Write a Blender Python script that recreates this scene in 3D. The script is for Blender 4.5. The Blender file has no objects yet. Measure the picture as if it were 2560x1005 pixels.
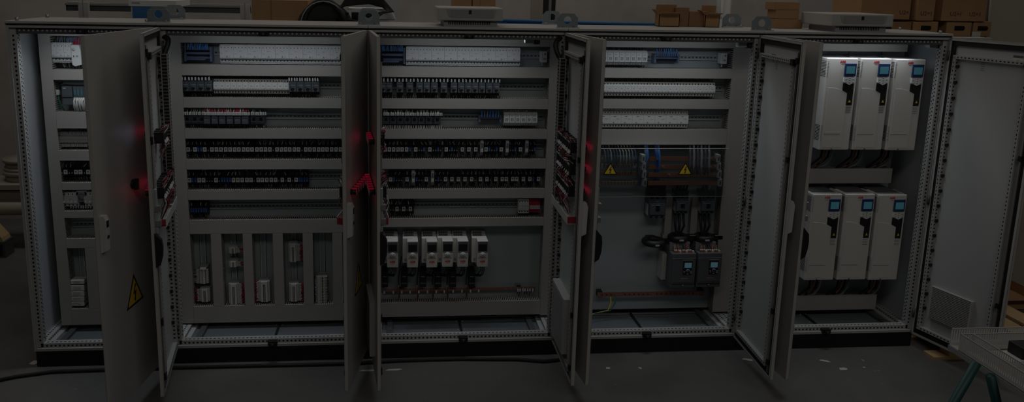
import bpy, bmesh, math, random
import numpy as np
from mathutils import Vector, Matrix
R = random.Random(7)
SC = bpy.context.scene
COL = SC.collection

# ------------------------------------------------------------------ camera
CP = np.array([2.1324, -4.7561, 2.3445]); YAW, PIT, ROL = .0936, -.1929, .0187
FPX, CX, CY = 1998.2, 1161.65, 352.76
fw = np.array([math.sin(YAW)*math.cos(PIT), math.cos(YAW)*math.cos(PIT), math.sin(PIT)])
_r = np.array([math.cos(YAW), -math.sin(YAW), 0.]); _u = np.cross(_r, fw)
rt = _r*math.cos(ROL) + _u*math.sin(ROL); up = -_r*math.sin(ROL) + _u*math.cos(ROL)
cd = bpy.data.cameras.new('camera'); cam = bpy.data.objects.new('camera', cd); COL.objects.link(cam)
cam.matrix_world = Matrix(((rt[0], up[0], -fw[0], CP[0]), (rt[1], up[1], -fw[1], CP[1]), (rt[2], up[2], -fw[2], CP[2]), (0, 0, 0, 1)))
cd.sensor_width = 36; cd.lens = FPX*36/2560; cd.shift_x = (1280-CX)/2560; cd.shift_y = (CY-502.5)/2560; cd.clip_end = 60
SC.camera = cam

def ray(px, py): return fw + rt*(px-CX)/FPX - up*(py-CY)/FPX
def at(px, py, Y=None, Z=None, X=None):
    """measured photo point -> place on a known plane of the room"""
    d = ray(px, py)
    t = (Y-CP[1])/d[1] if Y is not None else (Z-CP[2])/d[2] if Z is not None else (X-CP[0])/d[0]
    return CP + d*t
def xz(px, py, Y): q = at(px, py, Y=Y); return q[0], q[2]

# ------------------------------------------------------------------ materials
M = {}
def mat(name, col, rough=.5, metal=0., emit=None, strength=0., noise=0., nscale=8., bump=0., spec=.4):
    m = bpy.data.materials.new(name); m.use_nodes = True; nt = m.node_tree; b = nt.nodes['Principled BSDF']
    b.inputs['Base Color'].default_value = (*col, 1); b.inputs['Roughness'].default_value = rough; b.inputs['Metallic'].default_value = metal
    b.inputs['Specular IOR Level'].default_value = spec
    if emit: b.inputs['Emission Color'].default_value = (*emit, 1); b.inputs['Emission Strength'].default_value = strength
    if noise or bump:
        tc = nt.nodes.new('ShaderNodeTexCoord'); n = nt.nodes.new('ShaderNodeTexNoise'); n.inputs['Scale'].default_value = nscale; n.inputs['Detail'].default_value = 6
        nt.links.new(tc.outputs['Object'], n.inputs['Vector'])
        if noise:
            mx = nt.nodes.new('ShaderNodeMix'); mx.data_type = 'RGBA'
            mx.inputs['A'].default_value = tuple(c*(1-noise) for c in col)+(1,); mx.inputs['B'].default_value = tuple(min(1, c*(1+noise)) for c in col)+(1,)
            nt.links.new(n.outputs['Fac'], mx.inputs['Factor']); nt.links.new(mx.outputs['Result'], b.inputs['Base Color'])
        if bump:
            bp = nt.nodes.new('ShaderNodeBump'); bp.inputs['Strength'].default_value = bump; bp.inputs['Distance'].default_value = .01
            nt.links.new(n.outputs['Fac'], bp.inputs['Height']); nt.links.new(bp.outputs['Normal'], b.inputs['Normal'])
    M[name] = m; return m
mat('cab', (.44, .43, .41), .45, noise=.04, nscale=5)
mat('frame', (.42, .42, .41), .45)
mat('duct', (.34, .325, .305), .55, noise=.04, nscale=6)
mat('ductd', (.13, .125, .12), .55)
mat('zinc', (.40, .44, .46), .5, .35, noise=.08, nscale=3)
mat('plate', (.40, .445, .47), .5, .2, noise=.05, nscale=2)
mat('side', (.50, .525, .55), .42, .1, noise=.03, nscale=2)
mat('inner', (.49, .495, .49), .42, noise=.03, nscale=2)
mat('floorplate', (.22, .25, .265), .4, .5, noise=.12, nscale=4)
mat('lip', (.52, .55, .56), .4, .15)
mat('steel', (.45, .45, .44), .35, .8)
mat('darksteel', (.10, .105, .11), .5, .3)
mat('white', (.62, .63, .62), .45)
mat('cream', (.60, .585, .55), .5)
mat('offw', (.48, .48, .46), .5)
mat('grey', (.27, .28, .29), .5)
mat('dgrey', (.10, .105, .115), .5)
mat('dark', (.085, .10, .115), .5)
mat('black', (.012, .012, .013), .5)
mat('hole', (.006, .006, .006), .9)
mat('rubber', (.018, .018, .018), .7)
mat('red', (.42, .02, .05), .5)
mat('redwire', (.30, .025, .05), .5)
mat('logo', (.55, .03, .05), .5)
mat('blue', (.035, .09, .30), .45)
mat('navy', (.02, .04, .12), .4)
mat('zincd', (.26, .30, .32), .45, .3, noise=.1, nscale=6)
mat('lblue', (.13, .17, .27), .35)
mat('dblue', (.04, .065, .14), .4)
mat('bwire', (.06, .20, .52), .5)
mat('cablue', (.04, .16, .34), .45)
mat('copper', (.42, .17, .11), .42, .55)
mat('bronze', (.32, .15, .11), .45, .3)
mat('yellow', (.72, .50, .03), .5)
mat('green', (.02, .14, .09), .5)
mat('tgreen', (.006, .05, .05), .45)
mat('teal', (.06, .19, .22), .45)
mat('card', (.37, .215, .105), .8, noise=.10, nscale=14)
mat('cardd', (.27, .15, .075), .85, noise=.10, nscale=14)
mat('ink', (.07, .035, .02), .8)
mat('wood', (.48, .33, .17), .7, noise=.15, nscale=20)
mat('paper', (.55, .54, .50), .8)
mat('beige', (.38, .34, .28), .6, noise=.06, nscale=4)
mat('screen', (.05, .2, .25), .3, emit=(.20, .62, .80), strength=.26)
mat('screen2', (.05, .2, .25), .3, emit=(.42, .72, .85), strength=.32)
mat('redlens', (.5, .01, .02), .3, emit=(1, .02, .10), strength=14.)
mat('redreflect', (.5, .01, .02), .3, emit=(1, .03, .12), strength=.3)  # weak glow for red light reflected on the button tops, not a lens
mat('whitelens', (.6, .65, .8), .3, emit=(.55, .68, 1), strength=40.)
mat('led', (.8, .8, .8), .3, emit=(.86, .93, 1), strength=8.)
def glassmat():
    m = bpy.data.materials.new('acrylic'); m.use_nodes = True; nt = m.node_tree; nt.nodes.clear()
    o = nt.nodes.new('ShaderNodeOutputMaterial'); t = nt.nodes.new('ShaderNodeBsdfTransparent'); g = nt.nodes.new('ShaderNodeBsdfGlossy'); mx = nt.nodes.new('ShaderNodeMixShader')
    f = nt.nodes.new('ShaderNodeFresnel'); f.inputs['IOR'].default_value = 1.45
    t.inputs['Color'].default_value = (.93, .95, .95, 1); g.inputs['Roughness'].default_value = .12
    nt.links.new(f.outputs[0], mx.inputs[0]); nt.links.new(t.outputs[0], mx.inputs[1]); nt.links.new(g.outputs[0], mx.inputs[2]); nt.links.new(mx.outputs[0], o.inputs[0])
    M['acrylic'] = m
glassmat()
def floormat():
    m = mat('floor', (.10, .098, .09), .55); nt = m.node_tree; b = nt.nodes['Principled BSDF']
    tc = nt.nodes.new('ShaderNodeTexCoord')
    def noise(s, d=8, w=0.):
        n = nt.nodes.new('ShaderNodeTexNoise'); n.inputs['Scale'].default_value = s; n.inputs['Detail'].default_value = d; n.inputs['Distortion'].default_value = w
        nt.links.new(tc.outputs['Object'], n.inputs['Vector']); return n
    def ramp(n, p0, p1, c0, c1):
        r = nt.nodes.new('ShaderNodeValToRGB'); r.color_ramp.elements[0].position = p0; r.color_ramp.elements[1].position = p1
        r.color_ramp.elements[0].color = (*c0, 1); r.color_ramp.elements[1].color = (*c1, 1); nt.links.new(n.outputs['Fac'], r.inputs['Fac']); return r
    base = ramp(noise(1.3, 8, .5), .3, .75, (.10, .097, .092), (.155, .150, .142))
    sp = ramp(noise(13, 5, .6), .70, .735, (0, 0, 0), (1, 1, 1)); area = ramp(noise(1.1, 3), .44, .56, (0, 0, 0), (1, 1, 1))
    mul = nt.nodes.new('ShaderNodeMath'); mul.operation = 'MULTIPLY'; nt.links.new(sp.outputs[0], mul.inputs[0]); nt.links.new(area.outputs[0], mul.inputs[1])
    mx = nt.nodes.new('ShaderNodeMix'); mx.data_type = 'RGBA'; mx.inputs['B'].default_value = (.30, .29, .275, 1)
    nt.links.new(mul.outputs[0], mx.inputs['Factor']); nt.links.new(base.outputs[0], mx.inputs['A']); nt.links.new(mx.outputs['Result'], b.inputs['Base Color'])
    rr = ramp(noise(3, 6), .3, .7, (.4, .4, .4), (.7, .7, .7)); nt.links.new(rr.outputs[0], b.inputs['Roughness'])
floormat()
def wallmat():
    m = mat('wall', (.30, .27, .25), .85, noise=.0, bump=0); nt = m.node_tree; b = nt.nodes['Principled BSDF']
    tc = nt.nodes.new('ShaderNodeTexCoord'); n = nt.nodes.new('ShaderNodeTexNoise'); n.inputs['Scale'].default_value = 1.1; n.inputs['Detail'].default_value = 9; n.inputs['Roughness'].default_value = .65
    r = nt.nodes.new('ShaderNodeValToRGB'); e = r.color_ramp.elements; e[0].position = .32; e[0].color = (.36, .325, .295, 1); e[1].position = .62; e[1].color = (.50, .455, .43, 1)
    x = e.new(.22); x.color = (.25, .225, .20, 1)
    nt.links.new(tc.outputs['Object'], n.inputs['Vector']); nt.links.new(n.outputs['Fac'], r.inputs['Fac']); nt.links.new(r.outputs[0], b.inputs['Base Color'])
wallmat()

# ------------------------------------------------------------------ mesh builder
class MB:
    def __init__(s, off=(0, 0, 0)): s.v = []; s.f = []; s.m = []; s.mats = []; s.sm = []; s.o = off
    def mi(s, m):
        if m not in s.mats: s.mats.append(m)
        return s.mats.index(m)
    def add(s, vs, fs, m, smooth=False):
        b = len(s.v); k = s.mi(m); s.v += [(x-s.o[0], y-s.o[1], z-s.o[2]) for x, y, z in vs]
        for f in fs: s.f.append([b+i for i in f]); s.m.append(k); s.sm.append(smooth)
        return s
    def box(s, x0, x1, y0, y1, z0, z1, m):
        if x0 > x1: x0, x1 = x1, x0
        if y0 > y1: y0, y1 = y1, y0
        if z0 > z1: z0, z1 = z1, z0
        return s.add([(x0, y0, z0), (x1, y0, z0), (x1, y1, z0), (x0, y1, z0), (x0, y0, z1), (x1, y0, z1), (x1, y1, z1), (x0, y1, z1)],
                     [(3, 2, 1, 0), (4, 5, 6, 7), (0, 1, 5, 4), (1, 2, 6, 5), (2, 3, 7, 6), (3, 0, 4, 7)], m)
    def prism(s, pts, a0, a1, m, axis='y'):
        """polygon extruded along an axis: y -> pts (x,z); x -> pts (y,z); z -> pts (x,y)"""
        n = len(pts)
        P = {'y': lambda p, a: (p[0], a, p[1]), 'x': lambda p, a: (a, p[0], p[1]), 'z': lambda p, a: (p[0], p[1], a)}[axis]
        vs = [P(p, a0) for p in pts] + [P(p, a1) for p in pts]
        ar = sum(pts[i][0]*pts[(i+1) % n][1]-pts[(i+1) % n][0]*pts[i][1] for i in range(n))
        flip = (ar > 0) != (axis == 'y')
        if a1 < a0: flip = not flip
        F = [tuple(range(n-1, -1, -1)), tuple(range(n, 2*n))] + [(i, (i+1) % n, n+(i+1) % n, n+i) for i in range(n)]
        if not flip: F = [f[::-1] for f in F]
        return s.add(vs, F, m)
    def tube(s, pts, r, m, n=6, closed=False):
        pts = [Vector(p) for p in pts]; rings = []; prev = None
        for i, p in enumerate(pts):
            t = (pts[min(i+1, len(pts)-1)]-pts[max(i-1, 0)])
            t = t.normalized() if t.length > 1e-9 else Vector((0, 0, 1))
            a = prev if prev is not None else (Vector((0, 0, 1)) if abs(t.z) < .9 else Vector((1, 0, 0)))
            a = (a - t*a.dot(t)); a = a.normalized() if a.length > 1e-6 else t.orthogonal().normalized(); prev = a; b = t.cross(a)
            rr = r[i] if isinstance(r, (list, tuple)) else r
            rings.append([tuple(p+(a*math.cos(2*math.pi*k/n)+b*math.sin(2*math.pi*k/n))*rr) for k in range(n)])
        vs = [v for q in rings for v in q]; F = []
        for i in range(len(pts)-1):
            for k in range(n): F.append((i*n+k, i*n+(k+1) % n, (i+1)*n+(k+1) % n, (i+1)*n+k))
        F.append(tuple(range(n-1, -1, -1))); F.append(tuple((len(pts)-1)*n+k for k in range(n)))
        return s.add(vs, F, m, n > 6)
    def cyl(s, p0, p1, r, m, n=16, r1=None): return s.tube([p0, p1], [r, r if r1 is None else r1], m, n)
    def holed(s, outline, c, r, y0, y1, m, n=32):
        """plate in the xz plane with a round hole"""
        out = []; inn = []
        for k in range(n):
            a = 2*math.pi*k/n; d = (math.cos(a), math.sin(a)); best = 9
            for i in range(len(outline)):
                p, q = outline[i], outline[(i+1) % len(outline)]; e = (q[0]-p[0], q[1]-p[1]); den = d[0]*e[1]-d[1]*e[0]
                if abs(den) < 1e-12: continue
                t = ((p[0]-c[0])*e[1]-(p[1]-c[1])*e[0])/den; u = ((p[0]-c[0])*d[1]-(p[1]-c[1])*d[0])/den
                if t > 0 and -1e-6 <= u <= 1+1e-6: best = min(best, t)
            out.append((c[0]+d[0]*best, c[1]+d[1]*best)); inn.append((c[0]+d[0]*r, c[1]+d[1]*r))
        vs = [(x, y0, z) for x, z in out]+[(x, y0, z) for x, z in inn]+[(x, y1, z) for x, z in out]+[(x, y1, z) for x, z in inn]; F = []
        for k in range(n):
            j = (k+1) % n
            F += [(k, j, n+j, n+k), (2*n+j, 2*n+k, 3*n+k, 3*n+j), (j, k, 2*n+k, 2*n+j), (n+k, n+j, 3*n+j, 3*n+k)]
        return s.add(vs, F, m)
    def build(s, name, parent=None, loc=(0, 0, 0), rot=0., bevel=0.):
        me = bpy.data.meshes.new(name); me.from_pydata(s.v, [], s.f)
        for m in s.mats: me.materials.append(M[m])
        me.polygons.foreach_set('material_index', s.m); me.polygons.foreach_set('use_smooth', s.sm); me.update()
        o = bpy.data.objects.new(name, me); COL.objects.link(o); o.parent = parent; o.location = loc; o.rotation_euler = (0, 0, rot)
        if bevel:
            b = o.modifiers.new('bevel', 'BEVEL'); b.width = bevel; b.segments = 2; b.limit_method = 'ANGLE'
        return o

def short(l):
    for a, b in ((' from the left in the ', ' from left, '), (' from the top in the ', ' from top, '), (' row of the ', ' row, '), (' in the lower layer at the right end', ', lower layer at right')): l = l.replace(a, b)
    return l
def tag(o, label, cat, group=None, kind=None):
    if label: o['label'] = short(label)
    if cat: o['category'] = cat
    if group: o['group'] = group
    if kind: o['kind'] = kind
    return o
def thing(name, label, cat, loc=(0, 0, 0), rot=0., group=None):
    o = bpy.data.objects.new(name, None); COL.objects.link(o); o.location = loc; o.rotation_euler = (0, 0, rot); o.empty_display_size = .05
    return tag(o, label, cat, group)
def dup(root, loc, label, group=None, scale=None):
    r = root.copy(); COL.objects.link(r); r.location = loc; r['label'] = short(label)
    if group: r['group'] = group
    if scale: r.scale = scale
    for ch in list(root.children):
        c = ch.copy(); COL.objects.link(c); c.parent = r
        for g in list(ch.children):
            d = g.copy(); COL.objects.link(d); d.parent = c
    return r
def struct(o): o['kind'] = 'structure'; return o
ORD = 'first second third fourth fifth sixth seventh eighth ninth tenth eleventh twelfth thirteenth fourteenth fifteenth sixteenth seventeenth eighteenth nineteenth twentieth'.split()
def nth(i):
    if i < 20: return ORD[i]
    if i % 10 == 9: return {29: 'thirtieth', 39: 'fortieth', 49: 'fiftieth', 59: 'sixtieth'}[i]
    return {2: 'twenty', 3: 'thirty', 4: 'forty', 5: 'fifty'}[(i+1)//10]+'-'+ORD[(i+1) % 10-1]
CAB = ['leftmost', 'second', 'middle', 'fourth', 'rightmost']
_tc = {}
def text_mesh(txt, h, m, bold=0.):
    k = (txt, h, m)
    if k in _tc: return _tc[k]
    cu = bpy.data.curves.new('lettering', 'FONT'); cu.body = txt; cu.size = h*1.4; cu.extrude = .0004; cu.align_x = 'CENTER'; cu.align_y = 'CENTER'; cu.offset = bold; cu.resolution_u = 2
    o = bpy.data.objects.new('lettering', cu); COL.objects.link(o)
    bpy.context.view_layer.update()
    me = bpy.data.meshes.new_from_object(o.evaluated_get(bpy.context.evaluated_depsgraph_get())); bpy.data.objects.remove(o)
    me.transform(Matrix.Rotation(math.pi/2, 4, 'X')); me.materials.clear(); me.materials.append(M[m]); _tc[k] = me
    return me
def text(name, txt, h, m, parent, loc, rot=0., bold=0.):
    o = bpy.data.objects.new(name, text_mesh(txt, h, m, bold)); COL.objects.link(o); o.parent = parent; o.location = loc; o.rotation_euler = (0, 0, rot); return o

# ------------------------------------------------------------------ the hall
b = MB(); b.box(-9, 15, -9, 3.2, -.1, 0, 'floor'); struct(b.build('floor'))
b = MB(); b.box(-9, 15, 3.2, 3.4, -.1, 6, 'wall'); struct(b.build('wall_rear'))

# ------------------------------------------------------------------ cabinets
BX = [-.029, .794, 1.998, 3.189, 4.407, 5.641]
YD, YP, DEP, ZB, ZT = .26, .36, .5, .1, 2.1
XM = lambda x: 'hole'
cabs = []
CABL = ['open grey cabinet at the left end with one door and a pale side wall',
        'open grey cabinet with six device rows above five upright terminal columns',
        'middle open grey cabinet with six device rows above six small white drives',
        'open grey cabinet with copper busbars behind a clear cover and two dark soft starters',
        'open grey cabinet at the right end holding six large white drives']
for i in range(5):
    x0, x1 = BX[i], BX[i+1]; o3 = (x0, 0, 0)
    c = thing('electrical_cabinet', CABL[i], 'cabinet', (x0, 0, 0), group='row of open electrical cabinets'); cabs.append(c)
    p = MB(o3)
    for sx, e in ((1, x0), (-1, x1)):
        p.box(e, e+sx*.013, 0, .05, ZB, 2.075, 'frame'); p.box(e+sx*.013, e+sx*.045, .014, .06, ZB+.02, 2.06, 'frame')
        p.box(e, e+sx*.045, DEP-.05, DEP-.005, ZB, 2.075, 'frame')
        p.box(e, e+sx*.045, .06, DEP-.05, ZB, ZB+.04, 'frame'); p.box(e+sx*.045, e+sx*.075, .06, DEP-.05, ZB, ZB+.02, 'frame')
        p.box(e, e+sx*.04, .06, DEP-.05, 2.035, 2.075, 'frame')
        z = .16
        while z < 2.02:
            p.box(e+sx*.024, e+sx*.034, .0132, .0142, z, z+.011, 'hole'); p.box(e+sx*.0447, e+sx*.0456, .030, .040, z+.012, z+.020, 'hole')
            p.box(e+sx*.0447, e+sx*.0456, .047, .053, z+.001, z+.010, 'hole'); z += .025
        y = .075
        while y < .44:
            p.box(e+sx*.012, e+sx*.022, y, y+.010, ZB+.0395, ZB+.0406, 'hole'); p.box(e+sx*.0447, e+sx*.0456, y, y+.010, ZB+.024, ZB+.032, 'hole'); y += .025
    p.box(x0+.013, x1-.013, 0, .05, ZB, ZB+.016, 'frame'); p.box(x0+.03, x1-.03, .014, .06, ZB+.016, ZB+.045, 'frame')
    p.box(x0+.013, x1-.013, 0, .05, 2.062, 2.075, 'frame'); p.box(x0+.03, x1-.03, .016, .05, 2.028, 2.062, 'darksteel')
    p.box(x0+.03, x1-.03, DEP-.05, DEP-.005, ZB, ZB+.045, 'frame'); p.box(x0+.03, x1-.03, DEP-.05, DEP-.005, 2.03, 2.075, 'frame')
    x = x0+.06
    while x < x1-.06:
        p.box(x, x+.011, .0132, .0142, ZB+.024, ZB+.034, 'hole'); p.box(x, x+.012, .030, .038, ZB+.0447, ZB+.0456, 'hole')
        p.box(x, x+.009, .0152, .0162, 2.042, 2.051, 'offw'); x += .025
    p.build('frame', c)
    r = MB(o3); r.box(x0+.001, x1-.001, -.012, DEP, 2.086, ZT, 'cab'); r.box(x0+.004, x1-.004, .004, DEP-.01, 2.078, 2.086, 'darksteel')
    r.build('roof_panel', c, bevel=.002)
    MB(o3).box(x0+.005, x1-.005, DEP-.004, DEP, ZB, 2.078, 'side').build('rear_panel', c)
    f = MB(o3); w = (x1-x0)
    for k in range(3):
        f.box(x0+.02, x1-.02, .06+k*.13, .06+k*.13+.127, ZB+.004, ZB+.010-.002*k, 'floorplate')
    f.box(x0+.1, x1-.1, .355, .362, ZB+.01, ZB+.02, 'steel')
    for e, sx in ((x0, 1), (x1, -1)):
        f.box(e+sx*.11, e+sx*.145, .06, .45, ZB+.008, ZB+.03, 'darksteel')
        for y in (.09, .2, .33): f.cyl((e+sx*.095, y, ZB+.008), (e+sx*.095, y, ZB+.016), .005, 'steel', 8)
    xm = (x0+x1)/2
    if i: f.box(xm-.006, xm+.006, .06, .36, ZB+.008, ZB+.022, 'black')
    for y in (.08, .17, .3): f.cyl((xm-.02, y, ZB+.008), (xm-.02, y, ZB+.014), .005, 'steel', 8); f.cyl((xm+.02, y, ZB+.008), (xm+.02, y, ZB+.014), .005, 'steel', 8)
    f.build('floor_plate', c)
    MB(o3).box(x0+.045 if i == 0 else x0+.001, x1-.06 if i == 4 else x1-.001, YP, YP+.003, .15, 2.04, 'plate').build('mounting_plate', c)
    pl = MB(o3); pl.box(x0+.004, x1-.004, 0, DEP-.004, 0, ZB, 'black'); pl.box(x0, x1, .002, DEP, ZB-.008, ZB, 'darksteel'); pl.build('plinth', c)
    if i == 0: MB(o3).box(x0-.004, x0, .0, DEP, ZB, 2.086, 'side').build('side_panel', c)
    if i == 4: MB(o3).box(x1, x1+.004, .0, DEP, ZB, 2.086, 'side').build('side_panel', c)
    for zz in (2.045, ZB+.022):
        la = MB(o3); la.box(xm-.028, xm+.028, -.016, .02, zz-.014, zz+.016, 'black'); la.box(xm-.018, xm+.018, -.026, -.016, zz-.010, zz+.008, 'black'); la.cyl((xm, -.03, zz), (xm, -.026, zz), .007, 'darksteel', 10)
        if i or zz > 1: la.build('door_latch', c, bevel=.002)
    for xx in ((x0+.05, x1-.06) if i in (0, 4) else ()):
        for yy in (.03, .44): bo = MB(o3); bo.cyl((xx, yy, ZT), (xx, yy, ZT+.018), .010, 'steel', 10); bo.build('roof_bolt', c)

# lifting brackets on the roof joints
def bracket():
    t = thing('lifting_bracket', '', 'bracket', group='lifting brackets on the cabinet roofs')
    p = MB(); w = .063
    p.holed([(-w, .0), (w, .0), (w, .06), (w-.025, .088), (-w+.025, .088), (-w, .06)], (0, .048), .023, .010, .016, 'zincd'); p.build('eye_plate', t)
    p = MB(); p.box(-w-.004, w+.004, -.022, .016, 0, .006, 'zinc')
    p.build('foot', t)
    for x in (-.04, .04): q = MB(); q.cyl((x, -.006, .006), (x, -.006, .015), .011, 'steel', 6); q.build('bolt', t)
    return t
br = bracket(); fr = True
JN = ['first and second cabinets', 'second and middle cabinets', 'middle and fourth cabinets', 'fourth and rightmost cabinets']
for k in range(4):
    for y, nm in ((.028, 'front'), (.44, 'rear')):
        lab = 'galvanized lifting bracket with a round eye, '+nm+' joint of the '+JN[k]
        lo = (BX[k+1]+(.004 if y < .1 else -.01), y, ZT)
        if fr: br.location = lo; br['label'] = lab; fr = False
        else: dup(br, lo, lab)

# ------------------------------------------------------------------ cable ducts
def duct(x0, x1, z0, z1, label, vert=False, y0=YP, y1=YD, parent_kind='grey ducts', slots=True):
    t = thing('cable_duct', label, 'cable duct', ((x0+x1)/2, y0, z0), group='grey slotted cable ducts'); o3 = ((x0+x1)/2, y0, z0)
    p = MB(o3); d = .003
    yb = y1+.004
    if not vert:
        p.box(x0, x1, y0-.004, y0-.001, z0, z1, 'duct')
        for zz in (z0, z1-d): p.box(x0, x1, y0-.025, y0-.004, zz, zz+d, 'duct'); p.box(x0, x1, yb, yb+.008, zz, zz+d, 'duct')
        x = x0
        while x < x1-.004:
            for zz in (z0, z1-d): p.box(x, min(x+.0062, x1), yb+.006, y0-.024, zz, zz+d, 'duct')
            x += .0125
    else:
        p.box(x0, x1, y0-.004, y0-.001, z0, z1, 'duct')
        for xx in (x0, x1-d): p.box(xx, xx+d, y0-.025, y0-.004, z0, z1, 'duct'); p.box(xx, xx+d, yb, yb+.008, z0, z1, 'duct')
        z = z0
        while z < z1-.004:
            for xx in (x0, x1-d): p.box(xx, xx+d, yb+.006, y0-.024, z, min(z+.0062, z1), 'duct')
            z += .0125
    p.build('slotted_body', t)
    q = MB(o3)
    q.box(x0-.001, x1+.001, y1, yb, z0-.001, z1+.001, 'duct'); q.build('cover', t)
    return t
rowsZ = [(1.837, 1.970), (1.633, 1.771), (1.437, 1.571), (1.241, 1.376), (1.043, 1.179), (.846, .981)]
RC = [(z0+z1)/2 for z0, z1 in rowsZ]
RN = ['top', 'second', 'third', 'fourth', 'fifth', 'sixth']
gap = [(1.970, 2.030)] + [(rowsZ[k+1][1], rowsZ[k][0]) for k in range(5)]
# upright ducts
duct(.031, .097, .155, 2.033, 'tall grey upright cable duct beside the pale side wall of the leftmost cabinet', True)
duct(.751, .856, .152, 2.030, 'tall grey upright cable duct at the joint of the leftmost and second cabinets', True)
duct(1.945, 2.05, .152, 2.030, 'tall grey upright cable duct behind the back-to-back doors of the second and middle cabinets', True)
duct(3.139, 3.246, .160, 2.035, 'tall grey upright cable duct at the joint of the middle and fourth cabinets', True)
duct(4.345, 4.455, .160, 2.035, 'tall grey upright cable duct to the right of the copper busbars', True)
g1 = [(2.002, 2.03), (1.737, 1.799), (1.439, 1.540), (1.237, 1.298), (1.051, 1.095), (.870, .912), (.672, .732), (.155, .262)]
for k, (a, bb) in enumerate(g1): duct(.098, .750, a, bb, f'grey horizontal cable duct, {nth(k)} from the top in the leftmost cabinet')
duct(.207, .276, .263, .671, 'short grey upright cable duct at the bottom of the leftmost cabinet', True)
for ci, (xa, xb) in ((1, (.857, 1.944)), (2, (2.051, 3.138))):
    gg = gap + [(.757 if ci == 1 else .792, .846), (.152 if ci == 1 else .168, .265)]
    for k, (a, bb) in enumerate(gg):
        duct(xa, xb, a, bb, f'grey horizontal cable duct, {nth(k)} from the top in the {CAB[ci]} cabinet')
for k, (a, bb) in enumerate([(1.974, 2.03), (1.777, 1.838), (1.577, 1.635), (1.339, 1.436)]):
    duct(3.247, 4.344, a, bb, f'grey horizontal cable duct, {nth(k)} from the top in the fourth cabinet')
for k, (a, bb) in enumerate([(.987, 1.050), (1.187, 1.243), (1.376, 1.437), (1.566, 1.627), (1.755, 1.816)]):
    duct(a, bb, .266, .756, f'grey upright cable duct, {nth(k)} from the left between the terminal columns', True)

# ------------------------------------------------------------------ DIN rails
def rail(x0, x1, z, label, vert=False, z1=None):
    t = MB((x0, YP, z))
    if not vert:
        t.box(x0, x1, YP-.003, YP, z-.0175, z+.0175, 'zinc'); t.box(x0, x1, YP-.008, YP-.003, z-.0125, z-.0105, 'zinc'); t.box(x0, x1, YP-.008, YP-.003, z+.0105, z+.0125, 'zinc')
        t.box(x0, x1, YP-.010, YP-.008, z-.0175, z-.0105, 'lip'); t.box(x0, x1, YP-.010, YP-.008, z+.0105, z+.0175, 'lip')
        x = x0+.02
        while x < x1-.02: t.box(x, x+.012, YP-.0036, YP-.003, z-.003, z+.003, 'hole'); x += .025
    else:
        xm = x0
        t.box(xm-.0175, xm+.0175, YP-.003, YP, z, z1, 'zinc')
        for e in (-1, 1): t.box(xm+e*.0105, xm+e*.0125, YP-.008, YP-.003, z, z1, 'zinc'); t.box(xm+e*.0105, xm+e*.0175, YP-.010, YP-.008, z, z1, 'lip'); t.box(xm+e*.0175, xm+e*.0195, YP-.010, YP-.0005, z, z1, 'hole')
    o = t.build('mounting_rail', None, (x0, YP, z)); tag(o, label, 'rail', 'zinc mounting rails'); return o
for k in range(6): rail(.87, 1.93, RC[k], f'zinc mounting rail behind the devices of the {RN[k]} row in the second cabinet')
for k in range(6): rail(2.06, 3.125, RC[k], f'zinc mounting rail behind the devices of the {RN[k]} row in the middle cabinet')
for k in range(3): rail(3.26, 4.33, RC[k], f'zinc mounting rail behind the devices of the {RN[k]} row in the fourth cabinet')
TCX = []
for k, px in enumerate((509, 585, 659, 735, 806)):
    x = at(px, 640, Y=YP)[0]; TCX.append(x); rail(x, x, .27, f'upright zinc mounting rail, {nth(k)} from the left among the terminal columns', True, .755)
rail(.15, .15, .27, 'upright zinc mounting rail at the bottom of the leftmost cabinet', True, .67)
r1c = [(1.799+2.002)/2, (1.54+1.737)/2, (1.298+1.439)/2, (1.095+1.237)/2, (.912+1.051)/2, (.732+.870)/2]
for k in range(6): rail(.11, .74, r1c[k], f'zinc mounting rail in the {RN[k]} row of the leftmost cabinet')

# ------------------------------------------------------------------ device prototypes (back on y=0, front towards -y, rail height z=0)
def ferrules(p, x0, x1, n, z, dz, y, mats, tilt=.3, r=.0028, fr=True):
    for k in range(n):
        x = x0+(x1-x0)*(k+.5)/n+R.uniform(-.002, .002); h = abs(dz)*R.uniform(.75, 1.1); s = 1 if dz > 0 else -1
        dx = R.uniform(-tilt, tilt)*h; m = R.choice(mats)
        p.tube([(x, y, z), (x+dx*.3, y-.003, z+s*h*.5), (x+dx, y+.012, z+s*h)], r*.62, m, 5)
        if fr: p.tube([(x, y-.006, z-s*.002), (x+dx*.15, y-.008, z+s*.016)], r*1.15, 'white', 5)
def wires(label, xa, xb, z, dz, y, n, mats, fr=True, r=.0028, tilt=.3):
    p = MB(((xa+xb)/2, y, z)); ferrules(p, xa, xb, n, z, dz, y, mats, tilt, r, fr)
    o = p.build('wire_run', None, ((xa+xb)/2, y, z)); return tag(o, label, 'wires', kind='stuff')
protos = {}
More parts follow.
